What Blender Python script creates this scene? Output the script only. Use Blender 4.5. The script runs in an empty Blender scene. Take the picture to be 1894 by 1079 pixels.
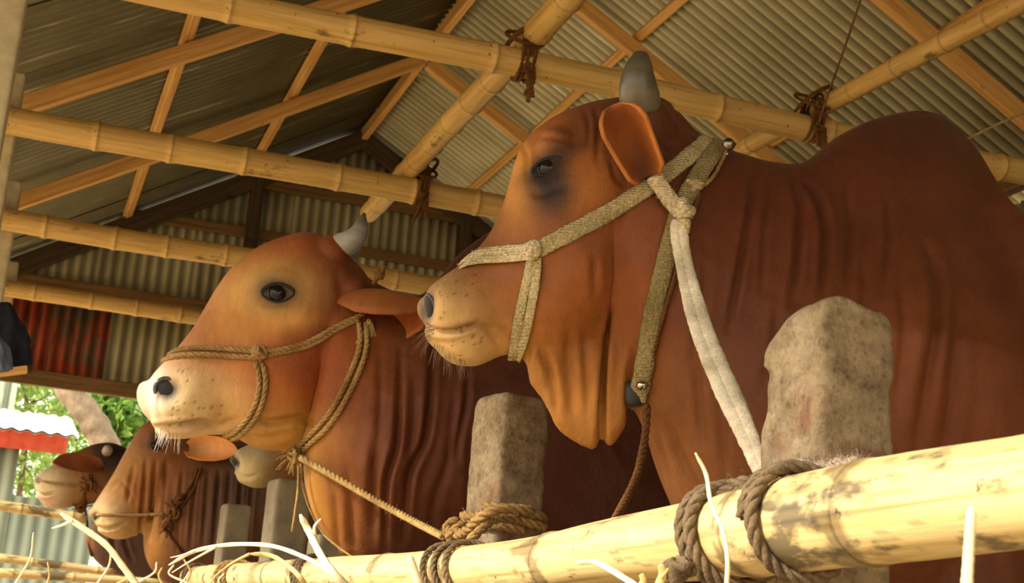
import bpy, math, random
import numpy as np
from mathutils import Vector, Matrix, noise
from mathutils.bvhtree import BVHTree
SC = bpy.context.scene; COL = SC.collection
random.seed(5); rng = np.random.default_rng(7)
# ------------------------------------------------------------------ camera
FPX = 2680.0
az, el, ro = map(math.radians, (18.22, 14.45, 4.5))
Fv = np.array([math.sin(az)*math.cos(el), math.cos(az)*math.cos(el), math.sin(el)])
_r = np.array([math.cos(az), -math.sin(az), 0.0]); _u = np.cross(_r, Fv)
Rv = math.cos(ro)*_r + math.sin(ro)*_u; Uv = -math.sin(ro)*_r + math.cos(ro)*_u
cd = bpy.data.cameras.new('camera'); cam = bpy.data.objects.new('camera', cd); COL.objects.link(cam)
cam.matrix_world = Matrix([[Rv[0], Uv[0], -Fv[0], 0], [Rv[1], Uv[1], -Fv[1], 0], [Rv[2], Uv[2], -Fv[2], 0], [0, 0, 0, 1]])
cd.sensor_width = 36; cd.lens = 36*FPX/1894; cd.clip_start = 0.02; cd.clip_end = 300
cd.dof.use_dof = True; cd.dof.focus_distance = 2.5; cd.dof.aperture_fstop = 13
SC.camera = cam
# ------------------------------------------------------------------ light
W = bpy.data.worlds.new('sky'); SC.world = W; W.use_nodes = True
bgn = W.node_tree.nodes['Background']; bgn.inputs[0].default_value = (1.0, 0.95, 0.84, 1); bgn.inputs[1].default_value = 2.8
sd = bpy.data.lights.new('sun', 'SUN'); sun = bpy.data.objects.new('sun', sd); COL.objects.link(sun)
sd.energy = 9.5; sd.angle = math.radians(9); sd.color = (1.0, 0.92, 0.76)
_sd = Vector((1.45, 0.25, -1.0)); sun.rotation_euler = _sd.to_track_quat('-Z', 'Y').to_euler(); sun.location = (-3, -1, 6)
vs = SC.view_settings; vs.view_transform = 'Standard'; vs.look = 'None'; vs.gamma = 1; vs.use_curve_mapping = False; vs.exposure = -0.1
GZ = -0.6     # ground level; the lens is the origin of the coordinates, 0.6 m above the ground
# ------------------------------------------------------------------ geometry helpers
def ray(px, py): return Fv + (px-947)/FPX*Rv - (py-539.5)/FPX*Uv
def onX(px, py, x): d = ray(px, py); return d*x/d[0]
def onY(px, py, y): d = ray(px, py); return d*y/d[1]
def onZ(px, py, z): d = ray(px, py); return d*z/d[2]
def proj(v):
    v = np.atleast_2d(v); z = v@Fv
    return np.stack([947+FPX*(v@Rv)/z, 539.5-FPX*(v@Uv)/z, z], 1)
class Plane:
    def __init__(s, A, ang):
        s.A = np.array(A, float); a = math.radians(ang)
        s.d = np.array([-math.cos(a), math.sin(a), 0]); s.N = np.array([-s.d[1], s.d[0], 0])
        if s.N[1] > 0: s.N = -s.N
    def P(s, px, py):
        r = ray(px, py); return r*(s.A@s.N)/(r@s.N)
    def mirror(s, v): return v - 2*((v-s.A)@s.N)[..., None]*s.N if v.ndim > 1 else v - 2*((v-s.A)@s.N)*s.N
def catmull(pts, n=6, closed=False):
    P = np.array(pts, float); m = len(P); out = []
    rngi = range(m if closed else m-1)
    for i in rngi:
        if closed: p0, p1, p2, p3 = P[(i-1) % m], P[i], P[(i+1) % m], P[(i+2) % m]
        else:
            p1, p2 = P[i], P[i+1]; p0 = P[i-1] if i > 0 else 2*p1-p2; p3 = P[i+2] if i+2 < m else 2*p2-p1
        for k in range(n):
            t = k/n
            out.append(0.5*((2*p1)+(-p0+p2)*t+(2*p0-5*p1+4*p2-p3)*t*t+(-p0+3*p1-3*p2+p3)*t**3))
    if not closed: out.append(P[-1])
    return np.array(out)
class MB:
    def __init__(s): s.v = []; s.f = []; s.n = 0; s.c = []
    def add(s, v, f, c=None):
        v = np.asarray(v, float); s.v.append(v); s.f += [tuple(int(i)+s.n for i in q) for q in f]; s.n += len(v)
        s.c.append(np.full((len(v), 3), 1.0) if c is None else np.broadcast_to(np.asarray(c, float), (len(v), 3)))
    def grid(s, G, cu=False, cv=False, c=None, caps=False):
        G = np.asarray(G, float); a, b = G.shape[:2]; f = []
        for i in range(a if cu else a-1):
            for j in range(b if cv else b-1):
                f.append((i*b+j, i*b+(j+1) % b, ((i+1) % a)*b+(j+1) % b, ((i+1) % a)*b+j))
        if caps:
            f.append(tuple(range(b-1, -1, -1))); f.append(tuple((a-1)*b+j for j in range(b)))
        s.add(G.reshape(-1, 3), f, None if c is None else np.asarray(c, float).reshape(-1, 3))
    def box(s, lo, hi):
        x0, y0, z0 = lo; x1, y1, z1 = hi
        s.add([(x0,y0,z0),(x1,y0,z0),(x1,y1,z0),(x0,y1,z0),(x0,y0,z1),(x1,y0,z1),(x1,y1,z1),(x0,y1,z1)],
              [(0,3,2,1),(4,5,6,7),(0,1,5,4),(1,2,6,5),(2,3,7,6),(3,0,4,7)])
    def tube(s, path, r, sides=8, flat=None, closed=False, c=None, nrm=None):
        """path Nx3, r scalar or list; flat = (ratio, normal) makes an elliptical section thin along normal"""
        P = np.asarray(path, float); n = len(P); r = np.broadcast_to(np.asarray(r, float), (n,))
        if closed: T = np.roll(P, -1, 0)-np.roll(P, 1, 0)
        else: T = np.gradient(P, axis=0)
        T /= np.linalg.norm(T, axis=1)[:, None]+1e-12
        if nrm is None:
            ref = np.array([0, 0, 1.0]) if abs(T[0][2]) < .9 else np.array([1.0, 0, 0])
            N = [np.cross(T[0], ref)]; N[0] /= np.linalg.norm(N[0])
            for i in range(1, n):
                q = N[-1]-T[i]*(N[-1]@T[i]); N.append(q/(np.linalg.norm(q)+1e-12))
            N = np.array(N)
        else:
            N = np.broadcast_to(np.asarray(nrm, float), (n, 3)); N = N-T*np.sum(N*T, 1)[:, None]; N = N/(np.linalg.norm(N, axis=1)[:, None]+1e-12)
        B = np.cross(T, N); fl = 1.0 if flat is None else flat
        a = np.arange(sides)/sides*2*math.pi
        G = P[:, None]+r[:, None, None]*(np.cos(a)[None, :, None]*N[:, None]*fl+np.sin(a)[None, :, None]*B[:, None])
        s.grid(G, cu=closed, cv=True, caps=not closed, c=c)
        return T, N, B
    def arrays(s): return np.concatenate(s.v), s.f
def new_obj(name, v, f, mat, parent=None, smooth=True, col=None, M=None):
    me = bpy.data.meshes.new(name)
    off = np.zeros(3)
    if parent is not None: off = np.array(parent_world(parent))
    vv = np.asarray(v, float)-(off if M is None else 0)
    me.from_pydata(vv.tolist(), [], [tuple(q) for q in f]); me.update()
    if smooth: me.polygons.foreach_set('use_smooth', [True]*len(me.polygons))
    if col is not None:
        ca = me.color_attributes.new('Col', 'FLOAT_COLOR', 'POINT')
        cc = np.ones((len(vv), 4)); cc[:, :3] = col; ca.data.foreach_set('color', cc.ravel())
    if mat is not None: me.materials.append(mat)
    o = bpy.data.objects.new(name, me); COL.objects.link(o)
    if parent is not None: o.parent = parent
    if M is not None:
        M = M.copy(); M.translation = M.translation-Vector(off); o.matrix_basis = M
    return o
def parent_world(p):
    l = np.zeros(3)
    while p is not None: l = l+np.array(p.location); p = p.parent
    return l
def build(mb, name, mat, parent=None, smooth=True, centre=False):
    v, f = mb.arrays(); c = np.concatenate(mb.c)
    if centre and parent is None:
        m = v.mean(0); m[2] = v[:, 2].min()
        M = Matrix.Translation(Vector(m)); return new_obj(name, v-m, f, mat, None, smooth, c, M)
    return new_obj(name, v, f, mat, parent, smooth, c)
def empty(name, loc=(0, 0, 0), parent=None):
    o = bpy.data.objects.new(name, None); COL.objects.link(o); o.location = loc; o.empty_display_size = .1
    if parent: o.parent = parent
    return o
def tag(o, label=None, cat=None, group=None, kind=None):
    if label: o['label'] = label
    if cat: o['category'] = cat
    if group: o['group'] = group
    if kind: o['kind'] = kind
    return o
# ------------------------------------------------------------------ materials
def srgb(h):
    h = h.lstrip('#'); c = [int(h[i:i+2], 16)/255 for i in (0, 2, 4)]
    return tuple(x/12.92 if x <= .04045 else ((x+.055)/1.055)**2.4 for x in c)
class NT:
    def __init__(s, name):
        s.m = bpy.data.materials.new(name); s.m.use_nodes = True; s.t = s.m.node_tree; s.b = s.t.nodes['Principled BSDF']
        s.tc = s.t.nodes.new('ShaderNodeTexCoord')
    def n(s, k, **kw):
        x = s.t.nodes.new(k)
        for a, b in kw.items(): setattr(x, a, b)
        return x
    def l(s, a, b): s.t.links.new(a, b)
    def noise(s, scale, detail=4, stretch=(1, 1, 1), rough=.6, src='Object'):
        mp = s.n('ShaderNodeMapping'); mp.inputs['Scale'].default_value = stretch; s.l(s.tc.outputs[src], mp.inputs[0])
        x = s.n('ShaderNodeTexNoise'); x.inputs['Scale'].default_value = scale; x.inputs['Detail'].default_value = detail; x.inputs['Roughness'].default_value = rough
        s.l(mp.outputs[0], x.inputs['Vector']); return x.outputs['Fac']
    def ramp(s, fac, stops):
        r = s.n('ShaderNodeValToRGB'); e = r.color_ramp.elements
        while len(e) < len(stops): e.new(.5)
        for q, (p, c) in zip(e, stops): q.position = p; q.color = (*c, 1) if len(c) == 3 else c
        s.l(fac, r.inputs[0]); return r.outputs[0]
    def mix(s, fac, a, b, mode='MIX'):
        x = s.n('ShaderNodeMix', data_type='RGBA', blend_type=mode)
        if isinstance(fac, (int, float)): x.inputs[0].default_value = fac
        else: s.l(fac, x.inputs[0])
        for i, q in ((6, a), (7, b)):
            if isinstance(q, tuple): x.inputs[i].default_value = (*q, 1)
            else: s.l(q, x.inputs[i])
        return x.outputs[2]
    def attr(s, name='Col'):
        x = s.n('ShaderNodeAttribute', attribute_name=name); return x.outputs['Color']
    def bump(s, h, strength=.3, dist=.01, prev=None):
        x = s.n('ShaderNodeBump'); x.inputs['Strength'].default_value = strength; x.inputs['Distance'].default_value = dist
        s.l(h, x.inputs['Height'])
        if prev: s.l(prev, x.inputs['Normal'])
        s.l(x.outputs[0], s.b.inputs['Normal']); return x.outputs[0]
    def out(s, col=None, rough=.6, metal=0, spec=.5):
        if col is not None:
            if isinstance(col, tuple): s.b.inputs['Base Color'].default_value = (*col, 1)
            else: s.l(col, s.b.inputs['Base Color'])
        if isinstance(rough, (int, float)): s.b.inputs['Roughness'].default_value = rough
        else: s.l(rough, s.b.inputs['Roughness'])
        s.b.inputs['Metallic'].default_value = metal; s.b.inputs['Specular IOR Level'].default_value = spec
        return s.m
B3 = (0., 0., 0.); W3 = (1., 1., 1.)
def m_coat():
    t = NT('cattle_coat'); c = t.attr()
    n1 = t.noise(9, 5); v = t.ramp(n1, [(.3, (.78, .76, .74)), (.7, (1.12, 1.12, 1.12))])
    n2 = t.noise(60, 4, (1, 1, .25)); v2 = t.ramp(n2, [(.3, (.9, .9, .9)), (.7, (1.06, 1.06, 1.06))])
    c = t.mix(1., c, v, 'MULTIPLY'); c = t.mix(1., c, v2, 'MULTIPLY')
    a = t.bump(t.noise(380, 4, (1, 1, .25), .7), .42, .004); a = t.bump(t.noise(90, 4), .15, .004, a); t.bump(t.noise(22, 5), .28, .014, a)
    t.b.inputs['Sheen Weight'].default_value = .06; t.b.inputs['Sheen Roughness'].default_value = .4
    t.b.inputs['Sheen Tint'].default_value = (1, .75, .5, 1)
    r = t.ramp(t.noise(14, 4), [(.3, (.48,)*3), (.7, (.68,)*3)]); return t.out(c, r, 0, .28)
def m_simple(name, col, rough=.6, metal=0, nscale=30, var=.25, bump=.2, bd=.004, stretch=(1, 1, 1), spec=.5, usecol=False):
    t = NT(name); n = t.noise(nscale, 5, stretch)
    lo = tuple(x*(1-var) for x in col); hi = tuple(min(1, x*(1+var)) for x in col)
    c = t.ramp(n, [(.3, lo), (.7, hi)])
    if usecol: c = t.mix(1., c, t.attr(), 'MULTIPLY')
    t.bump(n, bump, bd); return t.out(c, rough, metal, spec)
def m_bamboo(name, base, pale, dark, stain=.5):
    t = NT(name); g = t.noise(7, 5, (.35, 9, 9)); fine = t.noise(60, 3, (.08, 3, 3)); blot = t.noise(4.5, 5, (1, 2.5, 2.5), .65)
    c = t.ramp(g, [(.25, base), (.6, pale), (.85, base)])
    c = t.mix(.35, c, t.ramp(fine, [(.3, (.75, .72, .62)), (.7, (1.1, 1.08, 1.0))]), 'MULTIPLY')
    sm = t.ramp(blot, [(stain, B3), (stain+.07, W3)]); c = t.mix(sm, c, dark)
    sp = t.ramp(t.noise(45, 3), [(.68, B3), (.72, W3)]); c = t.mix(sp, c, tuple(x*.8 for x in dark))
    c = t.mix(1., c, t.attr(), 'MULTIPLY')
    a = t.bump(fine, .12, .003); t.bump(blot, .1, .004, a)
    return t.out(c, .5, 0, .35)
def m_wood(name, base, dark, knots=True):
    t = NT(name); g = t.noise(9, 6, (.25, 6, 6), .65); c = t.ramp(g, [(.3, dark), (.55, base), (.8, tuple(x*1.2 for x in base))])
    k = t.ramp(t.noise(5, 2), [(.70, B3), (.78, W3)]); c = t.mix(k, c, tuple(x*.35 for x in dark))
    t.bump(g, .25, .004); return t.out(c, .6, 0, .3)
def m_sheet(name, base, light, dark, streak=.62, rust=None, metal=.35, rough=.42):
    t = NT(name); s1 = t.noise(5, 6, (.25, 5, 5), .7); s2 = t.noise(1.6, 4); c = t.ramp(s2, [(.3, dark), (.7, base)])
    f = t.ramp(s1, [(streak, B3), (streak+.1, W3)]); c = t.mix(f, c, light)
    if rust:
        rm = t.ramp(t.noise(2.2, 6, (1, 1.2, 1.2), .7), [(.40, B3), (.52, W3)]); rc = t.ramp(t.noise(14, 5, (.3, 2, 2)), [(.3, srgb('#3a1c14')), (.5, rust), (.75, tuple(min(1, x*1.3) for x in rust))])
        c = t.mix(rm, c, rc)
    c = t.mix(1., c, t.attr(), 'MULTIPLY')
    t.bump(t.noise(18, 5), .15, .004); return t.out(c, rough, metal, .4)
def m_concrete():
    t = NT('weathered_concrete'); n = t.noise(10, 8, rough=.7); c = t.ramp(n, [(.3, srgb('#6c5c49')), (.5, srgb('#998669')), (.72, srgb('#bcaa90'))])
    r = t.ramp(t.noise(4, 5), [(.56, B3), (.66, W3)]); c = t.mix(r, c, srgb('#7c5440'))
    vo = t.n('ShaderNodeTexVoronoi'); vo.inputs['Scale'].default_value = 60; t.l(t.tc.outputs['Object'], vo.inputs['Vector'])
    pit = t.ramp(vo.outputs['Distance'], [(.06, B3), (.2, W3)])
    c = t.mix(.7, c, t.ramp(vo.outputs['Distance'], [(.05, (.5, .45, .4)), (.3, (1., 1., 1.))]), 'MULTIPLY')
    c = t.mix(.8, c, t.ramp(t.noise(55, 6, rough=.8), [(.35, (.55, .5, .45)), (.5, (1., 1., 1.)), (.68, (1.3, 1.28, 1.2))]), 'MULTIPLY')
    a = t.bump(n, .7, .012); t.bump(t.noise(90, 5, rough=.7), .6, .004, a)
    return t.out(c, .9, 0, .2)
def m_rope(name, col, var=.3, rough=.9):
    t = NT(name); n = t.noise(160, 3); c = t.ramp(n, [(.3, tuple(x*(1-var) for x in col)), (.7, tuple(min(1, x*(1+var)) for x in col))])
    d = t.ramp(t.noise(12, 4), [(.35, (.6, .56, .5)), (.65, (1.1, 1.1, 1.1))]); c = t.mix(1., c, d, 'MULTIPLY')
    t.bump(n, .8, .003); return t.out(c, rough, 0, .15)
def m_weave(name, col):
    t = NT(name); n = t.noise(230, 2); w = t.n('ShaderNodeTexWave', wave_type='BANDS', bands_direction='Z'); w.inputs['Scale'].default_value = 60; w.inputs['Distortion'].default_value = 2.5
    t.l(t.tc.outputs['Object'], w.inputs['Vector'])
    c = t.ramp(n, [(.3, tuple(x*.6 for x in col)), (.7, tuple(min(1, x*1.25) for x in col))])
    d = t.ramp(t.noise(9, 4), [(.35, (.66, .62, .5)), (.65, (1.1, 1.1, 1.1))]); c = t.mix(1., c, d, 'MULTIPLY')
    a = t.bump(w.outputs['Fac'], .5, .003); t.bump(n, .9, .004, a); return t.out(c, .95, 0, .1)
M = dict(
    coat=m_coat(),
    bamboo=m_bamboo('dry_bamboo', srgb('#a88644'), srgb('#cdab68'), srgb('#765f38'), .64),
    bamboo_rail=m_bamboo('rail_bamboo', srgb('#bd9c5c'), srgb('#dfc790'), srgb('#74664a'), .56),
    timber=m_wood('new_timber', srgb('#d9a862'), srgb('#b98142')),
    timber_dark=m_wood('old_timber', srgb('#4c3a22'), srgb('#2c2115')),
    timber_mid=m_wood('brown_timber', srgb('#74562c'), srgb('#4a3418')),
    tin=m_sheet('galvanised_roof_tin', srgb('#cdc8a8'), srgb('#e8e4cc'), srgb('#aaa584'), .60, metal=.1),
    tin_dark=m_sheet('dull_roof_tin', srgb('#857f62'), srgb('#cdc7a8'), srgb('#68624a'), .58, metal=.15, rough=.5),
    tin_wall=m_sheet('wall_tin', srgb('#bcb48e'), srgb('#d8d0ae'), srgb('#938b6a'), .6, metal=.1, rough=.6),
    tin_rust=m_sheet('rusty_tin', srgb('#6c6247'), srgb('#988c6a'), srgb('#4a3c2a'), .62, rust=srgb('#9a3c18'), metal=.1, rough=.7),
    concrete=m_concrete(),
    concrete_pale=m_simple('pale_concrete', srgb('#b5a98a'), .85, nscale=20, var=.15, bump=.4, bd=.006),
    concrete_far=m_simple('grey_concrete', srgb('#8d8068'), .9, nscale=14, var=.25, bump=.5, bd=.008),
    rope=m_rope('jute_rope', srgb('#a08052')), rope_grey=m_rope('old_grey_rope', srgb('#77654e')), rope_dark=m_rope('brown_twine', srgb('#6b4826')),
    twine=m_rope('pale_twine', srgb('#a98c58')),
    band=m_weave('cotton_webbing', srgb('#b5a57c')), band_pale=m_weave('frayed_cotton', srgb('#d8c6a2')), band_dark=m_weave('dark_webbing', srgb('#8f8058')),
    white_band=m_rope('white_cotton_strap', srgb('#dccfb6'), .12),
    horn=m_simple('horn_keratin', (.22, .2, .17), .38, nscale=12, var=.35, bump=.25, bd=.004, stretch=(1, 1, 3), usecol=True),
    hoof=m_simple('hoof', srgb('#2d241c'), .5), eye=NT('eyeball').out((.010, .007, .005), .06, 0, .25),
    nose=m_simple('wet_nose_skin', srgb('#3b3434'), .16, nscale=90, var=.4, bump=.4, bd=.002, spec=.7),
    metal=NT('polished_metal').out((.45, .43, .40), .18, 1.0, .5), metal_dark=NT('dull_metal').out((.22, .20, .18), .22, 1., .5),
    rubber=m_simple('black_leather', srgb('#1d1814'), .6), whisker=NT('whisker').out(srgb('#d8cfc0'), .4), whisker_brown=NT('brown_whisker').out(srgb('#6d5536'), .5),
    hair=NT('dark_hair').out(srgb('#201510'), .6),
    straw=m_simple('dry_straw', srgb('#e9dcb4'), .6, nscale=40, var=.12, bump=.2, bd=.002), straw_tan=m_simple('tan_straw', srgb('#c9ac6e'), .7, nscale=40, var=.2),
    earth=m_simple('dry_earth', srgb('#b8a27e'), .95, nscale=3, var=.3, bump=.5, bd=.02),
    hut=m_sheet('painted_hut_tin', srgb('#a9b39c'), srgb('#cdd0b4'), srgb('#8d9a88'), .6, metal=0, rough=.6),
    white=m_simple('white_roof_tin', srgb('#f2efe6'), .5, nscale=5, var=.05), red=m_simple('red_fascia', srgb('#c4503a'), .6, nscale=10, var=.25),
    bark=m_simple('bark', srgb('#86735c'), .9, nscale=8, var=.35, bump=.8, bd=.03),
    leaf=None, navy=m_simple('navy_cloth', srgb('#1c2230'), .9, nscale=25, var=.5, bump=.5, bd=.01), bluegrey=m_simple('blue_grey_cloth', srgb('#5d6a86'), .9, nscale=25, var=.2, bump=.4, bd=.01))
def m_leaf():
    t = NT('leaf_green'); c = t.mix(1., t.attr(), t.ramp(t.noise(3, 3), [(.3, (.7, .75, .6)), (.7, (1.2, 1.15, 1.1))]), 'MULTIPLY')
    tr = t.n('ShaderNodeBsdfTranslucent'); t.l(c, tr.inputs[0]); t.out(c, .45)
    mx = t.n('ShaderNodeMixShader'); mx.inputs[0].default_value = .45
    t.l(t.b.outputs[0], mx.inputs[1]); t.l(tr.outputs[0], mx.inputs[2]); t.l(mx.outputs[0], t.t.nodes['Material Output'].inputs[0]); return t.m
M['leaf'] = m_leaf()
# ------------------------------------------------------------------ builders: sticks, poles, sheets
def axis_matrix(p0, p1, up=(0, 0, 1)):
    p0 = Vector(p0); x = (Vector(p1)-p0); L = x.length; x.normalize(); u = Vector(up)
    y = u.cross(x)
    if y.length < 1e-4: y = Vector((0, 1, 0))
    y.normalize(); z = x.cross(y)
    m = Matrix((x, y, z)).transposed().to_4x4(); m.translation = p0; return m, L
def timber(name, p0, p1, w, h, mat, parent=None, up=(0, 0, 1)):
    m, L = axis_matrix(p0, p1, up); mb = MB(); n = max(2, int(L/.3)); xs = np.linspace(0, L, n); b = min(w, h)*.08
    prof = [(-w/2+b, -h/2), (w/2-b, -h/2), (w/2, -h/2+b), (w/2, h/2-b), (w/2-b, h/2), (-w/2+b, h/2), (-w/2, h/2-b), (-w/2, -h/2+b)]
    ph = random.random()*9
    G = [[(x, y+.004*math.sin(x*2.1+ph), z+.004*math.sin(x*1.7+ph*2)) for y, z in prof] for x in xs]
    mb.grid(G, cv=True, caps=True); v, f = mb.arrays()
    return new_obj(name, v, f, M[mat], parent, False, None, m)
def bamboo(name, p0, p1, r0, r1, mat='bamboo', step=.28, bend=0, sides=20, parent=None, curve=None, seed=0):
    """a culm with swollen nodes, built along its own X axis; curve = list of (x fraction, dy, dz)"""
    m, L = axis_matrix(p0, p1); rg = random.Random(seed+int(L*1000)); xs = []; nodes = []; x = step*rg.uniform(.3, .9)
    while x < L-.02: nodes.append(x); x += step*rg.uniform(.8, 1.2)
    xs = set(np.linspace(0, L, max(6, int(L/.1))).tolist())
    for q in nodes:
        for d in (-.03, -.014, -.006, -.002, .002, .007, .014, .03):
            if 0 < q+d < L: xs.add(q+d)
    xs = sorted(xs); G = []; C = []
    rid = rg.uniform(0, 9)
    for x in xs:
        t = x/L; r = r0+(r1-r0)*t; cc = 1.0; k = 0
        for i, q in enumerate(nodes):
            d = x-q
            if abs(d) < .06:
                r *= 1+.085*math.exp(-(d/.011)**2)-.05*math.exp(-((d-.004)/.0022)**2)+.03*math.exp(-(d/.03)**2)
                cc *= 1-.42*math.exp(-((d-.004)/.004)**2)
                cc *= 1+.10*math.exp(-((d+.012)/.01)**2)
            if x > q: k = i+1
        seg = .93+.14*((math.sin(k*12.9898+rid)*43758.5) % 1)
        dy = bend*math.sin(math.pi*t)+.15*r0*math.sin(x*3+rid); dz = .12*r0*math.sin(x*2.3+2*rid)
        if curve is not None:
            fx, fy, fz = zip(*curve); dy += np.interp(t, fx, fy); dz += np.interp(t, fx, fz)
        a = np.arange(sides)/sides*2*math.pi; G.append(np.stack([np.full(sides, x), dy+r*np.cos(a), dz+r*np.sin(a)], 1))
        C.append(np.full((sides, 3), cc*seg)*np.array([1, 1-.02*k % .05, 1]))
    # hollow sawn ends: an inner ring set back inside
    mb = MB(); G = np.array(G); C = np.array(C)
    e0 = G[0].copy(); e0[:, 1:] = (e0[:, 1:]-G[0][:, 1:].mean(0))*.72+G[0][:, 1:].mean(0); e0i = e0+np.array([.03, 0, 0])
    e1 = G[-1].copy(); e1[:, 1:] = (e1[:, 1:]-G[-1][:, 1:].mean(0))*.72+G[-1][:, 1:].mean(0); e1i = e1-np.array([.03, 0, 0])
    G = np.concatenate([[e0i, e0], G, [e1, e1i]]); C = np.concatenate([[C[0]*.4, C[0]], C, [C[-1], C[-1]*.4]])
    mb.grid(G, cv=True, caps=True, c=C); v, f = mb.arrays()
    return new_obj(name, v, f, M[mat], parent, True, np.concatenate(mb.c), m)
def corrugated(name, p0, along, across, L, Wd, mat, parent=None, pitch=.076, amp=.009, topf=None, per=8, groove_shade=-1.0):
    """profiled sheet: X local = along the ribs; wave runs across; closed 1.5 mm plate"""
    al = Vector(along).normalized(); ac = Vector(across).normalized(); nz = al.cross(ac)
    m = Matrix((al, ac, nz)).transposed().to_4x4(); m.translation = Vector(p0)
    n = max(4, int(round(Wd/pitch*per))); ph = random.random()*6; mb = MB()
    def surf(dz):
        rows = []
        for j in range(n+1):
            y = Wd*j/n; z = amp*math.sin(2*math.pi*y/pitch+ph)+dz
            Lx = L if topf is None else topf(y)
            rows.append([(0, y, z), (Lx*.5, y, z+.002*math.sin(y*9)), (Lx, y, z)])
        return np.array(rows)
    A = surf(.0008); B = surf(-.0008)[:, ::-1]
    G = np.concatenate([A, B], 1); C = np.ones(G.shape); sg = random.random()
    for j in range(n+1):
        ww = math.sin(2*math.pi*Wd*j/n/pitch+ph); q = np.clip(.78+.30*ww*groove_shade, .3, 1.15)*(.94+.12*sg)  # groove shade and rib light put into the colour, plus random tone per sheet
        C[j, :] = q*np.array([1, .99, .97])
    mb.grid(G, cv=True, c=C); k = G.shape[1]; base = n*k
    mb.f.append(tuple(range(k))); mb.f.append(tuple(base+i for i in range(k-1, -1, -1)))
    v, f = mb.arrays(); return new_obj(name, v, f, M[mat], parent, True, np.concatenate(mb.c), m)
# ================================================================== SHED
gmb = MB(); N = 60; xs = np.linspace(-30, 34, N); ys = np.linspace(-20, 55, N)
gmb.grid([[(x, y, GZ+.015*noise.noise(Vector((x*1.3, y*1.3, 0)))) for y in ys] for x in xs]); g = build(gmb, 'floor', M['earth']); tag(g, 'dry beaten earth under and around the shed', kind='structure')
RX, RZ, SL, SR = 2.03, 3.74, .60, .56; XL, XR = -1.3, 4.5; Y0, Y1 = -6.4, 10.25  # roof run on unseen behind camera and past left posts to block light
def zl(x): return RZ-SL*(RX-x)
def zr(x): return RZ-SR*(x-RX)
ceiling = tag(empty('ceiling'), 'pitched tin roof seen from below, on timber rafters and purlins', kind='structure')
dl = Vector((-(RX-XL), 0, -(SL*(RX-XL)))); LL = dl.length
dr = Vector((XR-RX, 0, -SR*(XR-RX))); LR = dr.length
y = Y0
while y < Y1-.05:
    w = min(.80, Y1-y+.05)
    corrugated('roof_sheet', (RX+.01, y+w, RZ+.045), dl, (0, -1, 0), LL, w, 'tin_dark', ceiling, amp=.010, groove_shade=.45)
    corrugated('roof_sheet', (RX-.01, y, RZ+.047), dr, (0, 1, 0), LR, w, 'tin', ceiling, amp=.015, groove_shade=-1.2)
    y += .76
rz = -.02
for x in (.45, 1.23):
    timber('purlin', (x, Y0+.05, zl(x)+rz+.018), (x, Y1-.1, zl(x)+rz+.018), .05, .045, 'timber', ceiling, up=(-SL, 0, 1))
for x in (2.79, 3.59):
    timber('purlin', (x, Y0+.05, zr(x)+rz+.018), (x, Y1-.1, zr(x)+rz+.018), .05, .045, 'timber', ceiling, up=(SR, 0, 1))
timber('ridge_beam', (RX, Y0+.05, RZ-.05), (RX, Y1-.1, RZ-.05), .045, .09, 'timber', ceiling)
for x, zf in ((-.62, zl), (4.32, zr)):
    timber('wall_plate', (x, Y0+.05, zf(x)-.03), (x, Y1-.1, zf(x)-.03), .07, .07, 'timber_mid', ceiling)
for yy in (-6.2, -4.6, -3.0, -1.4, .2, 1.8, 3.42, 5.05, 6.65, 8.3):
    timber('rafter', (RX-.03, yy, RZ-.10), (XL+.05, yy, zl(XL+.05)-.085), .05, .085, 'timber', ceiling, up=(SL, 0, 1))
    timber('rafter', (RX+.03, yy, RZ-.10), (XR-.05, yy, zr(XR-.05)-.085), .05, .085, 'timber', ceiling, up=(-SR, 0, 1))
timber('rafter', (RX, 9.93, RZ-.08), (XL+.1, 9.93, zl(XL+.1)-.09), .05, .13, 'timber_dark', ceiling, up=(SL, 0, 1))
timber('rafter', (RX, 9.93, RZ-.08), (XR-.05, 9.93, zr(XR-.05)-.09), .05, .13, 'timber_dark', ceiling, up=(-SR, 0, 1))
# ---- gable wall
wb = tag(empty('wall_back'), 'gable wall of corrugated tin, rusty at lower left', kind='structure')
def sheets(x0, x1, z0, ztop, mats, yy, wd=.66):
    x = x0; i = 0
    while x < x1-.02:
        w = min(wd, x1-x); mt = mats(i, x)
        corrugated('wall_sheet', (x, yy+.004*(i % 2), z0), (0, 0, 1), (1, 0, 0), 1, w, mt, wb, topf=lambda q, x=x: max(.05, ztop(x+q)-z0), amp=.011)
        x += w-.02; i += 1
sheets(-.36, .46, 1.60, lambda x: 2.30, lambda i, x: 'tin_rust', 10.05, .82)
sheets(.45, 4.45, 1.60, lambda x: 2.30, lambda i, x: 'tin_wall', 10.045)
sheets(-.34, 4.45, 2.27, lambda x: min(zl(x), zr(x))-.01, lambda i, x: 'tin_wall', 10.03)
for z, x0, x1 in ((1.60, -.34, 4.45), (2.25, -.3, 4.45), (2.82, .45, 3.6), (3.20, 1.2, 2.95)):
    timber('girt', (x0, 9.98, z), (x1, 9.98, z), .05, .07 if z > 1.7 else .10, 'timber_mid', wb)
for x in (1.31, 2.87):
    timber('stud', (x, 9.94, 1.62), (x, 9.94, min(zl(x), zr(x))-.1), .09, .10, 'timber_dark', wb, up=(0, 1, 0))
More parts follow.
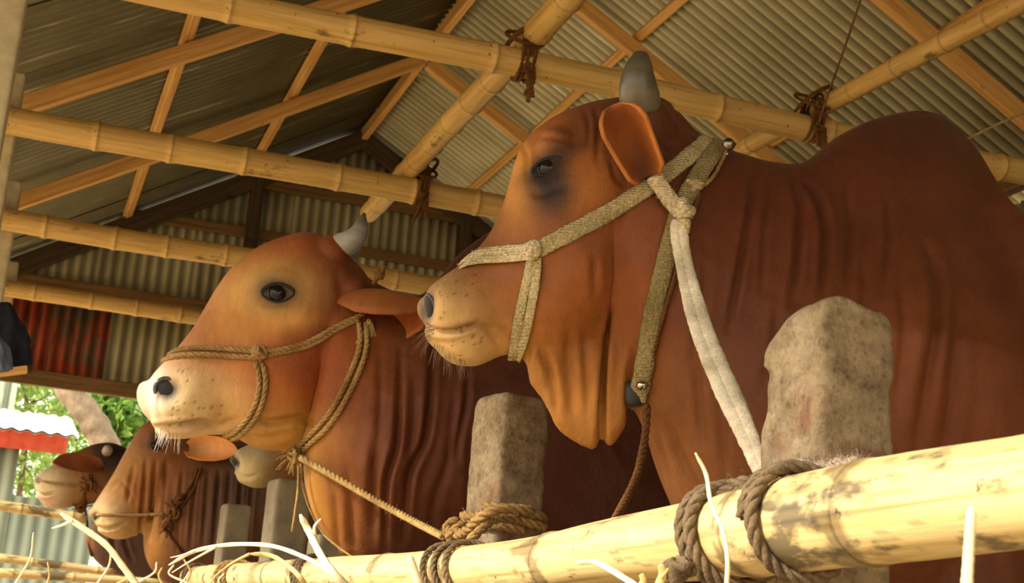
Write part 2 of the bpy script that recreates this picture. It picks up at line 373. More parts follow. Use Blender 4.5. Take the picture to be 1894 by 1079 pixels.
# ---- right wall
wr = tag(empty('wall_right'), 'pale corrugated tin side wall at far right', kind='structure')
y = Y0
while y < Y1-.1:
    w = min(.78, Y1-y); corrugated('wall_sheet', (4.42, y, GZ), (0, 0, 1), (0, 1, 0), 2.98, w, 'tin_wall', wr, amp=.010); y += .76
for z in (1.1, 2.0): timber('girt', (4.38, Y0, z), (4.38, Y1-.2, z), .06, .08, 'timber', wr)
# ---- tie beams (bamboo), lengthwise bamboos
tb = [(4.42, -.32, 4.35, 2.0, .052, 'long bamboo tie beam nearest the camera, passing behind the big bull\'s horn'),
      (5.97, -.30, 4.35, 2.0, .058, 'bamboo tie beam second from the front, crossing above the smaller horned head'),
      (7.56, -.30, 4.35, 2.0, .058, 'bamboo tie beam third from the front, ending at the left post'),
      (9.22, -.24, 4.35, 2.0, .050, 'bamboo tie beam farthest back, just above the rusty sheets')]
for i, (yy, x0, x1, z, r, lab) in enumerate(tb):
    x0 = -.52
    tag(bamboo('bamboo_beam', (x0, yy, z+.0), (x1, yy, z-.0), r, r*.92, seed=i+3, step=(.42, .36, .30, .30)[i]), lab, 'beam', 'bamboo tie beams')
tag(bamboo('bamboo_pole', (1.44, 6.75, 2.105), (1.45, 3.3, 2.105), .047, .050, seed=11, step=.25), 'slim bamboo pole lashed lengthwise over the tie beams, above the bulls\' heads', 'pole', 'lengthwise bamboo poles')
tag(bamboo('bamboo_pole', (2.56, 5.05, 2.10), (2.72, 3.2, 2.10), .034, .036, seed=12, step=.22), 'slim bamboo pole lashed lengthwise above the big bull\'s hump', 'pole', 'lengthwise bamboo poles')
# ---- left posts (eave posts)
def rough_post(name, x, y, z0, z1, w, mat, rot=0, seed=0, amp=.004, chip=.01, seg=.03, holes=(), d=None, cut=0):
    """square cast post with worn arrises, chips and pits; many small facets so the wear is geometry"""
    d = d or w; n = 14; H = z1-z0; m = max(6, int(H/seg)); mb = MB(); G = []
    ring = []
    for k in range(4*n):
        s, t = divmod(k, n); u = -1+2*t/n
        p = [(u, -1), (1, u), (-u, 1), (-1, -u)][s]; q = np.array(p, float); L8 = (abs(q[0])**14+abs(q[1])**14)**(1/14); ring.append(q/L8)
    ring = np.array(ring)
    def ringat(z, sc):
        out = []
        for q in ring:
            p = np.array([q[0]*w/2*sc, q[1]*d/2*sc, z]); co = abs(q[0]*q[1])
            nz = noise.noise(Vector((p[0]*6+seed, p[1]*6, z*5)))*amp*.6+noise.noise(Vector((p[0]*60+seed, p[1]*60, z*55)))*amp*.5
            if co > .5: nz -= chip*max(0, noise.noise(Vector((seed+p[0]*9, p[1]*9, z*20)))+.02)*(co-.45)*1.6
            nn = q/np.linalg.norm(q); out.append((p[0]+nn[0]*nz, p[1]+nn[1]*nz, z))
        return out
    zs = list(np.linspace(0, H-.03, m)); 
    for z in zs: G.append(ringat(z, 1))
    for zz, sc in ((H-.02, .995), (H-.010, .975), (H-.004, .94), (H, .86), (H+.001, .6), (H+.0012, .3), (H+.001, .05)):
        rg_ = np.array(ringat(zz, sc))
        rg_[:, 2] += np.array([noise.noise(Vector((q[0]*22+seed, q[1]*22, 3)))*chip*(.5 if zz > H-.012 else .25) for q in rg_]); G.append(rg_)
    mb.grid(G, cv=True, caps=True); v, f = mb.arrays()
    if cut:
        q = np.clip(((-v[:, 0]+v[:, 1])/w-.25)/.75, 0, 1)*np.clip((v[:, 2]-(H-.12))/.12, 0, 1); v[:, 2] -= cut*q**1.3
    for (hx, hz, hr) in holes:      # nail holes on the -X face
        dd = np.hypot(v[:, 1]-hx, v[:, 2]-(hz-z0)); sel = (v[:, 0] < -w*.4)
        v[:, 0] += np.where(sel, .024*np.exp(-(dd/hr)**2), 0)
    mt = Matrix.Translation((x, y, z0)) @ Matrix.Rotation(rot, 4, 'Z')
    return new_obj(name, v, f, M[mat], None, True, None, mt)
for i, (yy, xx, top, lab) in enumerate(((4.42, -.36, 2.10, 'pale eave post at the top left corner, nearest of the left row'), (6.02, -.335, 2.235, 'pale concrete eave post at left edge under the second bamboo beam'),
                        (7.62, -.33, 2.235, 'pale concrete eave post at left edge under the third bamboo beam'), (9.28, -.30, 2.2, 'pale eave post beside the rusty sheets, farthest of the left row'))):
    px_, py_ = ((50, 0), (38, 200), (38, 360), (33, 500))[i]; yy = yy+.075; xx = onY(px_, py_, yy-.06)[0]-.065
    tag(rough_post('eave_post', xx, yy, GZ, top, .13, 'concrete_pale', 0, 40+i, .001, .002, .15), lab, 'post', 'eave posts')
# ================================================================== HITCHING POSTS AND RAIL
PX = .98
p1 = tag(rough_post('stone_post', .985, 1.64, GZ, .487, .124, 'concrete', math.radians(9), 1, .004, .022, .008, holes=((.004, .345, .010),), cut=.05),
         'large weathered concrete post with chipped red edges in front of the big bull', 'post', 'hitching posts behind the rail')
p2 = tag(rough_post('stone_post', .985, 2.93, GZ, .558, .122, 'concrete', math.radians(17), 2, .004, .016, .010),
         'worn concrete post with rope wrapped round its foot, under the big bull\'s chin', 'post', 'hitching posts behind the rail')
for i, (yy, top, w, lab) in enumerate(((4.55, .35, .12, 'short concrete post just showing over the rail under the smaller bull\'s chest'),
        (5.38, .60, .14, 'plain grey concrete post below the cream muzzle'), (6.68, .61, .12, 'narrow dark grey concrete post in front of the brown body at left'))):
    tag(rough_post('stone_post', .965, yy, GZ, top, w, 'concrete_far', math.radians(6), 10+i, .002, .004, .03), lab, 'post', 'hitching posts behind the rail')
# rail : bent thick culm, axis through measured points
rp = [(1894, 912, .107), (1700, 945, .108), (1500, 968, .104), (1328, 1000, .103), (1134, 1020, .099), (980, 1050, .094), (868, 1062, .094), (674, 1070, .09), (480, 1075, .09), (346, 1075, .09)]
pts = [onX(a, b, .85) for a, b, c in rp]
def rail_x(y): return .85-.06*min(1, max(0, (y-2.2)/1.3))
def tops():   # rail tops measured in the photograph fix the height; the diameter tapers
    out = []
    for (px, py), r in (((1894, 806), .050), ((1700, 834), .054), ((1500, 872), .055), ((1384, 905), .053), ((1250, 936), .051), ((1134, 958), .048), ((980, 996), .046), ((868, 1009), .045), ((757, 1022), .045), ((674, 1027), .045), ((480, 1040), .045), ((346, 1049), .045)):
        p = onX(px, py, .85)
        for _ in range(4): p = onX(px, py, rail_x(p[1])); out.append((p[1], p[2]-r*1.02, r))
    return out
rt = tops(); rt = [(0.35, rt[0][1]+.005, .050)]+rt+[(8.2, rt[-1][1]+.0, .045)]
def rail_at(y): return np.interp(y, [q[0] for q in rt], [q[1] for q in rt]), np.interp(y, [q[0] for q in rt], [q[2] for q in rt])
def rail_mesh():
    L = 6.25; y0 = .35; mb = MB(); sides = 72; rg = random.Random(4)
    nodes = [onX(a, b, .85)[1] for a, b in ((1615, 950), (1030, 1030), (1400, 990), (868, 1060), (757, 1060), (600, 1075), (545, 1075))]+[.55, 4.6, 5.2, 5.9, 6.5, 7.1, 7.7]
    nodes = sorted(nodes); ys = set(np.linspace(y0, y0+L, 520).tolist())
    for q in nodes:
        for d in (-.03, -.014, -.008, -.004, -.0015, .0015, .004, .009, .02, .035): ys.add(q+d)
    ys = sorted(y for y in ys if y0 <= y <= y0+L); G = []; C = []
    zc = [rail_at(y)[0] for y in ys]
    for y in ys:
        z, r = rail_at(y); z = np.mean([rail_at(y+d)[0] for d in np.linspace(-.12, .12, 7)]); cc = 1.
        for q in nodes:
            d = y-q
            if abs(d) < .07:
                r *= 1+.035*math.exp(-(d/.012)**2)-.045*math.exp(-((d+.004)/.0018)**2)+.02*math.exp(-(d/.03)**2); cc *= 1-.5*math.exp(-((d+.004)/.0025)**2)
        a = np.arange(sides)/sides*2*math.pi
        col = np.full((sides, 3), cc)
        for j in range(sides):
            for q, wd in zip(nodes[:8], (.02, .035, .02, .06, .05, .03, .05, .03)):
                d = y-q+.004
                k = noise.noise(Vector((y*16, a[j]*1.6, q*7)))+.35*noise.noise(Vector((y*60, a[j]*7, q)))+.34-max(0, abs(d-wd*.3)/wd-.5)*1.2
                if k > 0: col[j] *= np.array([1, .97, .98])*(1-.58*min(1, k*5))
            cr = noise.noise(Vector((y*1.6, a[j]*9, 5)))
            if abs(cr) < .022: col[j] *= .62
        G.append(np.stack([np.full(sides, y-y0), .85-rail_x(y)+r*np.cos(a), z+r*np.sin(a)], 1)); C.append(col)
    mb.grid(G, cv=True, caps=True, c=C); v, f = mb.arrays()
    mt = Matrix(((0, -1, 0), (1, 0, 0), (0, 0, 1))).to_4x4(); mt.translation = (.85, y0, 0)
    return new_obj('bamboo_rail', v, f, M['bamboo_rail'], None, True, np.concatenate(mb.c), mt)
tag(rail_mesh(), 'thick stained bamboo rail running in front of the posts and bulls', 'rail')
# ================================================================== CATTLE
def ring(T, B, Nn, w, shape, p, n=32):
    T = np.array(T); B = np.array(B); out = []
    ks = np.linspace(0, 1, len(shape))
    for k in range(n):
        a = 2*math.pi*k/n; t = (1-math.cos(a))/2; s = math.sin(a); ww = w*math.copysign(abs(s)**p, s)*np.interp(t, ks, shape)
        out.append(T+(B-T)*t+Nn*ww)
    return np.array(out)
def loft(mb, secs, Nn, sub=5, n=32):
    """secs: (T, B, w, shape(5), p)"""
    arr = np.array([np.concatenate([s[0], s[1], [s[2]], s[3], [s[4]]]) for s in secs]); arr = catmull(arr, sub)
    G = [ring(a[0:3], a[3:6], Nn, max(a[6], .003), a[7:12], a[12], n) for a in arr]
    # rounded ends
    def cap(g0, g1, rev):
        c = g0.mean(0); d = (g0.mean(0)-g1.mean(0)); d /= np.linalg.norm(d)+1e-9; rr = np.linalg.norm(g0-c, axis=1).min(); out = []
        for s_, h in ((.92, .3), (.7, .62), (.4, .82), (.1, .9)): out.append(c+(g0-c)*s_+d*rr*h*.8)
        return out
    a = cap(G[0], G[1], 1); b = cap(G[-1], G[-2], 0)
    mb.grid(a[::-1]+G+b, cv=True, caps=True)
ROUND = (1, 1, 1, 1, 1)
def remesh(mb, voxel, smooth=4, fac=.5):
    v, f = mb.arrays(); me = bpy.data.meshes.new('tmp'); me.from_pydata(v.tolist(), [], f); me.update()
    o = bpy.data.objects.new('tmp', me); COL.objects.link(o)
    md = o.modifiers.new('r', 'REMESH'); md.mode = 'VOXEL'; md.voxel_size = voxel
    ms = o.modifiers.new('s', 'SMOOTH'); ms.factor = fac; ms.iterations = smooth
    dg = bpy.context.evaluated_depsgraph_get(); m2 = bpy.data.meshes.new_from_object(o.evaluated_get(dg))
    bpy.data.objects.remove(o); n = len(m2.vertices); V = np.empty(n*3); m2.vertices.foreach_get('co', V); V = V.reshape(-1, 3)
    NN = np.empty(n*3); m2.vertices.foreach_get('normal', NN); NN = NN.reshape(-1, 3)
    F = [tuple(p.vertices) for p in m2.polygons]; bpy.data.meshes.remove(m2); return V, F, NN
def polydist(P, line):
    """distance of points P (n,2) to a polyline, and the fraction along it"""
    best = np.full(len(P), 1e9); fr = np.zeros(len(P)); L = np.array(line, float); m = len(L)-1
    for i in range(m):
        a, b = L[i], L[i+1]; d = b-a; t = np.clip(((P-a)@d)/(d@d+1e-9), 0, 1); q = np.linalg.norm(P-(a+t[:, None]*d), axis=1)
        s = q < best; best[s] = q[s]; fr[s] = (i+t[s])/m
    return best, fr
def smooth_line(l): return catmull([tuple(map(float, q)) for q in l], 4) if len(l) > 2 else np.array(l, float)
def fold(V, NN, vp, line, sig, depth, both=True):
    d, fr = polydist(vp, smooth_line(line)); env = np.sin(np.clip(fr, 0.02, .98)*math.pi)**.6
    k = depth*env*(np.exp(-(d/sig)**2)-.35*np.exp(-((d-2.2*sig)/(1.2*sig))**2)); V -= NN*k[:, None]
def blob(V, NN, vp, c, r, h, ang=0):
    a = math.radians(ang); q = vp-np.array(c, float); x = q[:, 0]*math.cos(a)+q[:, 1]*math.sin(a); y = -q[:, 0]*math.sin(a)+q[:, 1]*math.cos(a)
    V += NN*(h*np.exp(-((x/r[0])**2+(y/r[1])**2)))[:, None]
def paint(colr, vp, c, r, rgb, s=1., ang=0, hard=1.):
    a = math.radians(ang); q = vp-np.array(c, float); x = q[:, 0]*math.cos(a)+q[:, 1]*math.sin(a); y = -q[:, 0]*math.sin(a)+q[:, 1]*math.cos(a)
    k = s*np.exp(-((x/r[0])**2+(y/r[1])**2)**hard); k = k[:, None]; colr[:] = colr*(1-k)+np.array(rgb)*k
def legs_and_rear(mb, Y, x0, zb, x1, scale=1., front=True):
    """four jointed legs; x0 shoulder, x1 hip"""
    s = scale
    for sy in (-1, 1):
        yy = Y+sy*.17*s
        if front:
            path = [(x0, Y+sy*.12*s, zb+.18), (x0+.0, yy, zb-.02), (x0-.02, yy, GZ+.40*s), (x0-.01, yy, GZ+.30*s), (x0, yy, GZ+.14*s), (x0-.01, yy, GZ+.07*s), (x0-.03, yy, GZ+.03)]
            mb.tube(catmull(path, 5), np.interp(np.linspace(0, 1, 31), np.linspace(0, 1, 7), [.12*s, .085*s, .048*s, .045*s, .034*s, .042*s, .05*s]), 14)
        path = [(x1, Y+sy*.12*s, zb+.30), (x1-.02, yy, zb+.05), (x1-.04, yy, GZ+.58*s), (x1+.12, yy, GZ+.42*s), (x1+.10, yy, GZ+.30*s), (x1+.06, yy, GZ+.12*s), (x1+.03, yy, GZ+.03)]
        mb.tube(catmull(path, 5), np.interp(np.linspace(0, 1, 31), np.linspace(0, 1, 7), [.18*s, .15*s, .10*s, .052*s, .042*s, .040*s, .05*s]), 14)
def hooves(root, Y, x0, x1, s=1.):
    for sy in (-1, 1):
        for x in (x0-.035, x1+.025):
            mb = MB()
            for cl in (-1, 1):
                yy = Y+sy*.17*s+cl*.024*s
                G = []
                for z, sc in ((0.001, 1.), (.02, .95), (.05, .82), (.065, .7)):
                    a = np.arange(12)/12*2*math.pi; G.append(np.stack([x-(.0+.012*(1-z/.065))+.062*s*sc*np.cos(a)*1.0, yy+.024*s*sc*np.sin(a), np.full(12, GZ+z)], 1))
                mb.grid(G, cv=True, caps=True)
            build(mb, 'hoof', M['hoof'], root)
def finish(name, root, V, F, vcol, sm=True):
    return new_obj(name, V, F, M['coat'], root, True, vcol)
def bvh_of(V, F): return BVHTree.FromPolygons([tuple(v) for v in V], F)
def hit(bvh, px, py, off=0, fallback=None):
    d = ray(px, py); d = d/np.linalg.norm(d); loc, nn, i, dist = bvh.ray_cast(Vector((0, 0, 0)), Vector(d))
    if loc is None:
        q = np.array(fallback) if fallback is not None else None
        if q is None: return None, None
        loc, nn, i, dist = bvh.find_nearest(Vector(q)); return q, np.array(nn)
    nn = np.array(nn); 
    if nn@d > 0: nn = -nn
    return np.array(loc)+nn*off, nn
def horn_mesh(path, rad, tip, base_c, tip_c, sides=16, ringamp=.02):
    P = catmull(path, 8); n = len(P); r = np.interp(np.linspace(0, 1, n), np.linspace(0, 1, len(rad)), rad)
    r = r*(1+ringamp*np.sin(np.linspace(0, 60, n))*np.linspace(1, 0, n)); mb = MB()
    t = np.linspace(0, 1, n)[:, None, None]; C = np.array(base_c)*(1-t**tip)+np.array(tip_c)*t**tip; C = np.broadcast_to(C, (n, sides, 3))
    mb.tube(P, r, sides, c=C); 
    c = P[-1]; d = P[-1]-P[-2]; d /= np.linalg.norm(d); return mb
def ear_mesh(mb, base, tip, wide, opening, wid, depth, col_out, col_in, thick=.006, curl=.8, prof=None):
    """cupped leaf: base->tip spine, wide = direction across, opening = direction the cup faces"""
    base, tip, wide, opening = map(lambda q: np.array(q, float), (base, tip, wide, opening)); n, m = 18, 14
    wide /= np.linalg.norm(wide); opening /= np.linalg.norm(opening); prof = prof or [(0, .45), (.12, .75), (.35, 1), (.6, .92), (.82, .6), (.95, .28), (1, .06)]
    px, pyv = zip(*prof); L = np.linalg.norm(tip-base)
    def surf(offset):
        G = []
        for i in range(n):
            t = i/(n-1); w = wid*np.interp(t, px, pyv); row = []
            c = base+(tip-base)*t-opening*depth*.35*math.sin(math.pi*t)
            for j in range(m+1):
                a = (j/m*2-1); ang = a*math.pi*.5*curl; x = math.sin(ang)/math.sin(math.pi*.5*curl)*w; z = (1-math.cos(ang))*depth*2*(w/wid)
                row.append(c+wide*x+opening*z+offset*(opening*math.cos(ang)-wide*math.sin(ang)*.6))
            G.append(row)
        return np.array(G)
    A = surf(thick*.5); Bq = surf(-thick*.5)
    G = np.concatenate([A, Bq[:, ::-1]], 1); C = np.zeros(G.shape); ci = np.array(col_in); co = np.array(col_out)
    for j in range(m+1):
        e = abs(j/m*2-1)**2
        for i in range(n):
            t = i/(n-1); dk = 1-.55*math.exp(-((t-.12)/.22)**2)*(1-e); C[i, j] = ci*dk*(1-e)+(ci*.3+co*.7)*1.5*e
    C[:, m+1:] = co
    mb.grid(G, cv=True, caps=True, c=C); return mb
def mirror_arr(pl, v): return v-2*((v-pl.A)@pl.N)[:, None]*pl.N
RED = np.array(srgb('#9a4a1c')); 
def pd(px, py, z): return ray(px, py)*z
def S(h, k=1.0): return np.array(srgb(h))*k
def K(h):
    c = np.array(srgb(h)); t = min(1, max(0, (c[2]/(c[0]+1e-6)-.10)/.25)); return c*(np.array([.86, .97, 1.0])*(1-t)+t)
def make_bull(name, label, Y, A, ang, head, body, tail, voxel, folds, blobs, paints, base, extra=None, smooth=5, scale=1., head_lim=None, group=None, zb=0.05, x0=1.45, x1=2.9, fs=(.85, 1.35), muz=None):
    """one animal: head plane turned by ang about the point A, body plane at y = Y"""
    hp = Plane(A, ang); bp = Plane((A[0], Y, 0), 0); mb = MB()
    loft(mb, [(hp.P(*t), hp.P(*b), w, sh, p) for t, b, w, sh, p in head], hp.N)
    secs = [(bp.P(*t), bp.P(*b), w, sh, p) for t, b, w, sh, p in body]
    secs += [(np.array([t[0], Y, t[1]]), np.array([b[0], Y, b[1]]), w, sh, p) for t, b, w, sh, p in tail]
    loft(mb, secs, bp.N, sub=5, n=36)
    legs_and_rear(mb, Y, x0, zb, x1, scale)
    mb.tube(catmull([(tail[-1][0][0]-.05, Y, tail[-1][0][1]-.03), (tail[-1][0][0]+.1, Y, tail[-1][0][1]-.15), (tail[-1][0][0]+.12, Y, GZ+.55), (tail[-1][0][0]+.1, Y, GZ+.4)], 5), .022, 8)
    if extra: extra(mb, hp, bp)
    V, F, NN = remesh(mb, voxel, smooth)
    # virtual pixel coordinates: every vertex measured on the near side, so marks are the same on both flanks
    H = (V-np.array([A[0], 0, 0]))@np.array([1, 0, 0]) < 0
    lim = A[0]
    isH = V[:, 0] < lim
    Vh = np.where((((V-hp.A)@hp.N) < 0)[:, None], mirror_arr(hp, V), V); Vb = np.where((V[:, 1] > Y)[:, None], mirror_arr(bp, V), V)
    # hp.N points towards the camera (-y)
    t = np.clip((V[:, 0]-(lim-.08))/.16, 0, 1)[:, None]
    vp = (proj(Vh)[:, :2]*(1-t)+proj(Vb)[:, :2]*t)
    C = np.broadcast_to(np.array(base), V.shape).copy()
    for c, r, h, a in blobs: blob(V, NN, vp, c, r, h, a)
    for line, sig, dep in folds: fold(V, NN, vp, line, sig*fs[0], dep*fs[1])
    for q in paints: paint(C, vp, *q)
    # low parts of the animal (belly, inner legs) are paler by nature, feet darker
    fl = np.array([noise.noise(Vector(v*5)) for v in V[::1]]) if len(V) < 60000 else None
    if muz:
        q = (np.hypot((vp[:, 0]-muz[0])/muz[2], (vp[:, 1]-muz[1])/muz[3]) < 1) & (rng.random(len(V)) < muz[4]); C[q] *= .45
    C = np.clip(C, 0.004, 1)
    root = empty(name, (A[0]+.9, Y, GZ)); tag(root, label, 'bull' if scale > .9 else 'cow', group)
    # skin texture: fine ripples across the neck
    bd = finish('body', root, V, F, C); hooves(root, Y, x0, x1, scale)
    mt = MB(); e = np.array([tail[-1][0][0]+.1, Y, GZ+.42])
    for k in range(24):
        a = rng.uniform(0, 6.28); mt.tube(catmull([e, e+[.02*math.cos(a), .02*math.sin(a), -.1], e+[.03*math.cos(a), .03*math.sin(a), -.26]], 3), [.006]*6+[.001], 4)
    build(mt, 'tail_tuft', M['hair'], root)
    return root, bvh_of(V, F), hp, bp, (V, F)
N_ = (.6, .85, 1, 1, .6); HM = (.42, .62, .95, 1, .7); HD = (.95, .95, 1, .95, .7); MZ = (.9, 1, 1.05, 1, .9); BD = (.7, 1, 1, .95, .7)
FH = (1.0, .98, 1.0, .85, .45)
# ------------------------------------------------------------------ the big bull
A1 = (1.03, 2.30, 0)
head1 = [((787, 556), (784, 596), .046, MZ, .8), ((798, 537), (790, 622), .066, MZ, .75), ((826, 511), (828, 660), .076, MZ, .8), ((858, 487), (880, 675), .074, MZ, .85),
 ((886, 458), (930, 657), .068, HD, .85), ((908, 428), (975, 655), .074, HD, .85), ((928, 385), (1025, 665), .088, HD, .8), ((942, 338), (1075, 660), .102, FH, .8),
 ((956, 290), (1115, 630), .112, FH, .8), ((984, 250), (1145, 585), .116, FH, .8), ((1035, 216), (1165, 530), .114, FH, .8), ((1095, 196), (1185, 460), .108, FH, .8),
 ((1150, 187), (1205, 400), .098, FH, .85), ((1205, 190), (1225, 340), .085, FH, .9)]
body1 = [((1180, 215), (1120, 560), .085, N_, .9), ((1238, 200), (1150, 680), .10, N_, .9), ((1275, 234), (1172, 738), .115, N_, .9), ((1322, 267), (1196, 795), .13, N_, .9),
 ((1375, 288), (1222, 860), .150, N_, .9), ((1425, 303), (1248, 925), .175, N_, .85), ((1482, 303), (1280, 1010), .20, N_, .85), ((1552, 250), (1345, 1100), .235, HM, .85),
 ((1630, 216), (1440, 1170), .262, HM, .85), ((1715, 209), (1560, 1220), .28, HM, .85), ((1785, 270), (1680, 1240), .29, HM, .85), ((1822, 378), (1780, 1250), .30, BD, .85)]
tail1 = [((1.98, .845), (1.98, -.02), .31, BD, .8), ((2.4, .82), (2.4, -.05), .335, BD, .8), ((2.8, .85), (2.8, 0), .32, BD, .8), ((3.05, .80), (3.05, .15), .26, BD, .8), ((3.2, .70), (3.17, .35), .14, BD, .9)]
def extra1(mb, hp, bp):
    # dewlap: two hanging lobes of throat skin
    d = (1, .8, .6, .5, .5)
    loft(mb, [(hp.P(965, 600), hp.P(966, 648), .05, d, .9), (hp.P(985, 600), hp.P(976, 700), .05, d, .9), (hp.P(1015, 610), hp.P(1010, 748), .05, d, .9), (hp.P(1045, 620), hp.P(1032, 795), .046, d, .9),
              (hp.P(1075, 620), hp.P(1072, 824), .044, d, .9), (hp.P(1098, 620), hp.P(1098, 832), .040, d, .9), (hp.P(1113, 610), hp.P(1114, 818), .020, d, .9), (hp.P(1130, 600), hp.P(1133, 826), .042, d, .9), (hp.P(1155, 600), hp.P(1158, 785), .045, d, .9), (hp.P(1172, 600), hp.P(1170, 735), .05, d, .9)], hp.N)
    # brow, cheek, shoulder masses
    for px, py, dy, r in ((1024, 298, -.074, .036), (1185, 245, -.050, .05), (1190, 318, -.080, .030)):
        p = hp.P(px, py)
        for s in (1, -1): ball(mb, p+hp.N*(-dy)*s, r)
    # horn stumps under the horns
def ball(mb, c, r, n=12, sc=(1, 1, 1)):
    th = np.linspace(0.05, math.pi-.05, n); ph = np.arange(2*n)/(2*n)*2*math.pi; c = np.array(c)
    mb.grid([[c+np.array([math.sin(t)*math.cos(p)*sc[0], math.sin(t)*math.sin(p)*sc[1], math.cos(t)*sc[2]])*r for p in ph] for t in th], cv=True, caps=True)
folds1 = [([(962, 262), (975, 290), (972, 330)], 5, .003), ([(1000, 640), (1022, 700), (1030, 770)], 7, .006), ([(1075, 600), (1085, 680), (1088, 760)], 8, .004), ([(1230, 180), (1260, 225), (1310, 258)], 6, .003), ([(785, 603), (805, 611), (835, 612), (865, 606), (886, 598)], 5, .010), ([(886, 598), (905, 610), (925, 640)], 7, .004), ([(905, 600), (940, 615), (960, 640)], 6, .003),
 ([(983, 640), (974, 670), (978, 700)], 6, .007), ([(996, 640), (1012, 680), (1015, 730)], 8, .005), ([(1130, 570), (1120, 640), (1114, 720), (1113, 830)], 7, .016), ([(1050, 600), (1052, 680), (1060, 770)], 10, .005),
 ([(1175, 640), (1168, 700), (1166, 780)], 8, .010), ([(1092, 470), (1090, 545)], 6, .004), ([(1100, 196), (1106, 240), (1104, 300)], 5, .004), ([(1080, 200), (1090, 230), (1088, 270)], 5, .003), ([(1128, 290), (1140, 330), (1165, 345)], 5, .004),
 ([(1150, 290), (1165, 325), (1188, 345)], 4, .004), ([(985, 350), (1000, 360), (1050, 340)], 7, .003), ([(990, 260), (1010, 252), (1060, 262)], 6, .003),
 ([(1396, 310), (1385, 400), (1366, 510), (1347, 610)], 7, .009), ([(1425, 312), (1418, 400), (1413, 460), (1408, 540)], 6, .005), ([(1452, 312), (1478, 370), (1477, 430), (1473, 500), (1462, 560)], 8, .010),
 ([(1470, 318), (1500, 350), (1524, 404), (1527, 470), (1522, 540)], 9, .012), ([(1566, 345), (1574, 430), (1568, 540)], 8, .006), ([(1640, 350), (1645, 430), (1636, 545)], 8, .006),
 ([(1700, 440), (1725, 500), (1728, 590), (1710, 700), (1696, 830)], 12, .010), ([(1205, 760), (1222, 830), (1255, 930)], 10, .006), ([(1288, 670), (1292, 740), (1300, 830)], 8, .005), ([(1330, 700), (1335, 800), (1345, 900)], 9, .005),
 ([(1310, 440), (1300, 560), (1280, 680)], 9, .004), ([(1240, 790), (1262, 850), (1300, 930)], 9, .005), ([(1765, 560), (1760, 700), (1745, 860)], 14, .006), ([(1660, 500), (1668, 620), (1655, 760)], 10, .005), ([(1440, 540), (1432, 640), (1410, 720)], 9, .004), ([(1595, 480), (1600, 560), (1590, 660)], 9, .004)]
blobs1 = [((1075, 520), (75, 95), .022, 20), ((812, 560), (28, 34), .008, 0), ((850, 645), (35, 24), .008, 0), ((796, 572), (11, 26), -.012, 15), ((1000, 500), (60, 60), -.006, 0), ((960, 420), (18, 60), .004, 30), ((1000, 320), (20, 12), -.004, -25), ((1700, 620), (60, 160), .02, 0), ((1850, 700), (60, 180), .014, 0), ((1560, 700), (60, 160), -.010, 0)]
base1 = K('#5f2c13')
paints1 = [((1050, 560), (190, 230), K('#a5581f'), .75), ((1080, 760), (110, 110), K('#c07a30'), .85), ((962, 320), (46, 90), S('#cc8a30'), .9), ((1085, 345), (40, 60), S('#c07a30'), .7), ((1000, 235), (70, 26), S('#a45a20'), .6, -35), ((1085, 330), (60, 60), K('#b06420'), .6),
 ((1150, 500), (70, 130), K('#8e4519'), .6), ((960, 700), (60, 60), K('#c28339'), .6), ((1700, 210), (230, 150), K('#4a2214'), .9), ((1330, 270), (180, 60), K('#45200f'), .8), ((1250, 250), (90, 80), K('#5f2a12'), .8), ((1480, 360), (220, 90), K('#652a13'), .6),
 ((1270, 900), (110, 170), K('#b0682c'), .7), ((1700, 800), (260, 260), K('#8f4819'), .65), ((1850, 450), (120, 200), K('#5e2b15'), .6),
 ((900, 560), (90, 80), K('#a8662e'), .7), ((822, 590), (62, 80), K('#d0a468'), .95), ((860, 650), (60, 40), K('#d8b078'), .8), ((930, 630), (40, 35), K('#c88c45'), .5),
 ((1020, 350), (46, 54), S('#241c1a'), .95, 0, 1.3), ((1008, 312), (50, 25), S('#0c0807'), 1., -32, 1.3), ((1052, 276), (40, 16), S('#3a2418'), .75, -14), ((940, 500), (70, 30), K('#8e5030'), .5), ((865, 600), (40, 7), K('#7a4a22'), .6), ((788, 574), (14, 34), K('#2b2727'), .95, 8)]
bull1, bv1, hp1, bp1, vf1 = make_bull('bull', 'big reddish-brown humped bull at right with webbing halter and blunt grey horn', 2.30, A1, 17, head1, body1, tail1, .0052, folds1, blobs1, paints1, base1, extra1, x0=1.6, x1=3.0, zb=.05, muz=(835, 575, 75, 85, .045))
# ------------------------------------------------------------------ the second bull
A2 = (0.76, 3.70, 0)
head2 = [((275, 706), (280, 778), .05, MZ, .75), ((286, 690), (292, 800), .072, MZ, .75), ((310, 664), (332, 808), .082, MZ, .8), ((336, 634), (382, 803), .080, MZ, .85), ((360, 601), (428, 806), .076, HD, .85),
 ((380, 566), (470, 822), .080, HD, .85), ((402, 530), (518, 830), .092, FH, .8), ((432, 492), (556, 818), .104, FH, .8), ((475, 459), (590, 785), .114, FH, .8), ((520, 441), (618, 725), .116, FH, .8), ((562, 432), (642, 655), .110, FH, .8),
 ((602, 442), (660, 610), .098, FH, .9), ((638, 475), (682, 590), .075, FH, .9)]
body2 = [((605, 462), (585, 700), .08, N_, .9), ((650, 488), (568, 790), .10, N_, .9), ((690, 520), (563, 850), .12, N_, .9), ((732, 540), (566, 905), .145, N_, .9), ((775, 546), (586, 965), .17, N_, .9), ((808, 520), (622, 1015), .195, N_, .85),
 ((845, 474), (665, 1055), .22, HM, .85), ((900, 432), (730, 1085), .24, HM, .85), ((960, 405), (810, 1105), .255, HM, .85), ((1020, 410), (900, 1115), .27, HM, .85), ((1075, 470), (980, 1125), .28, HM, .85)]
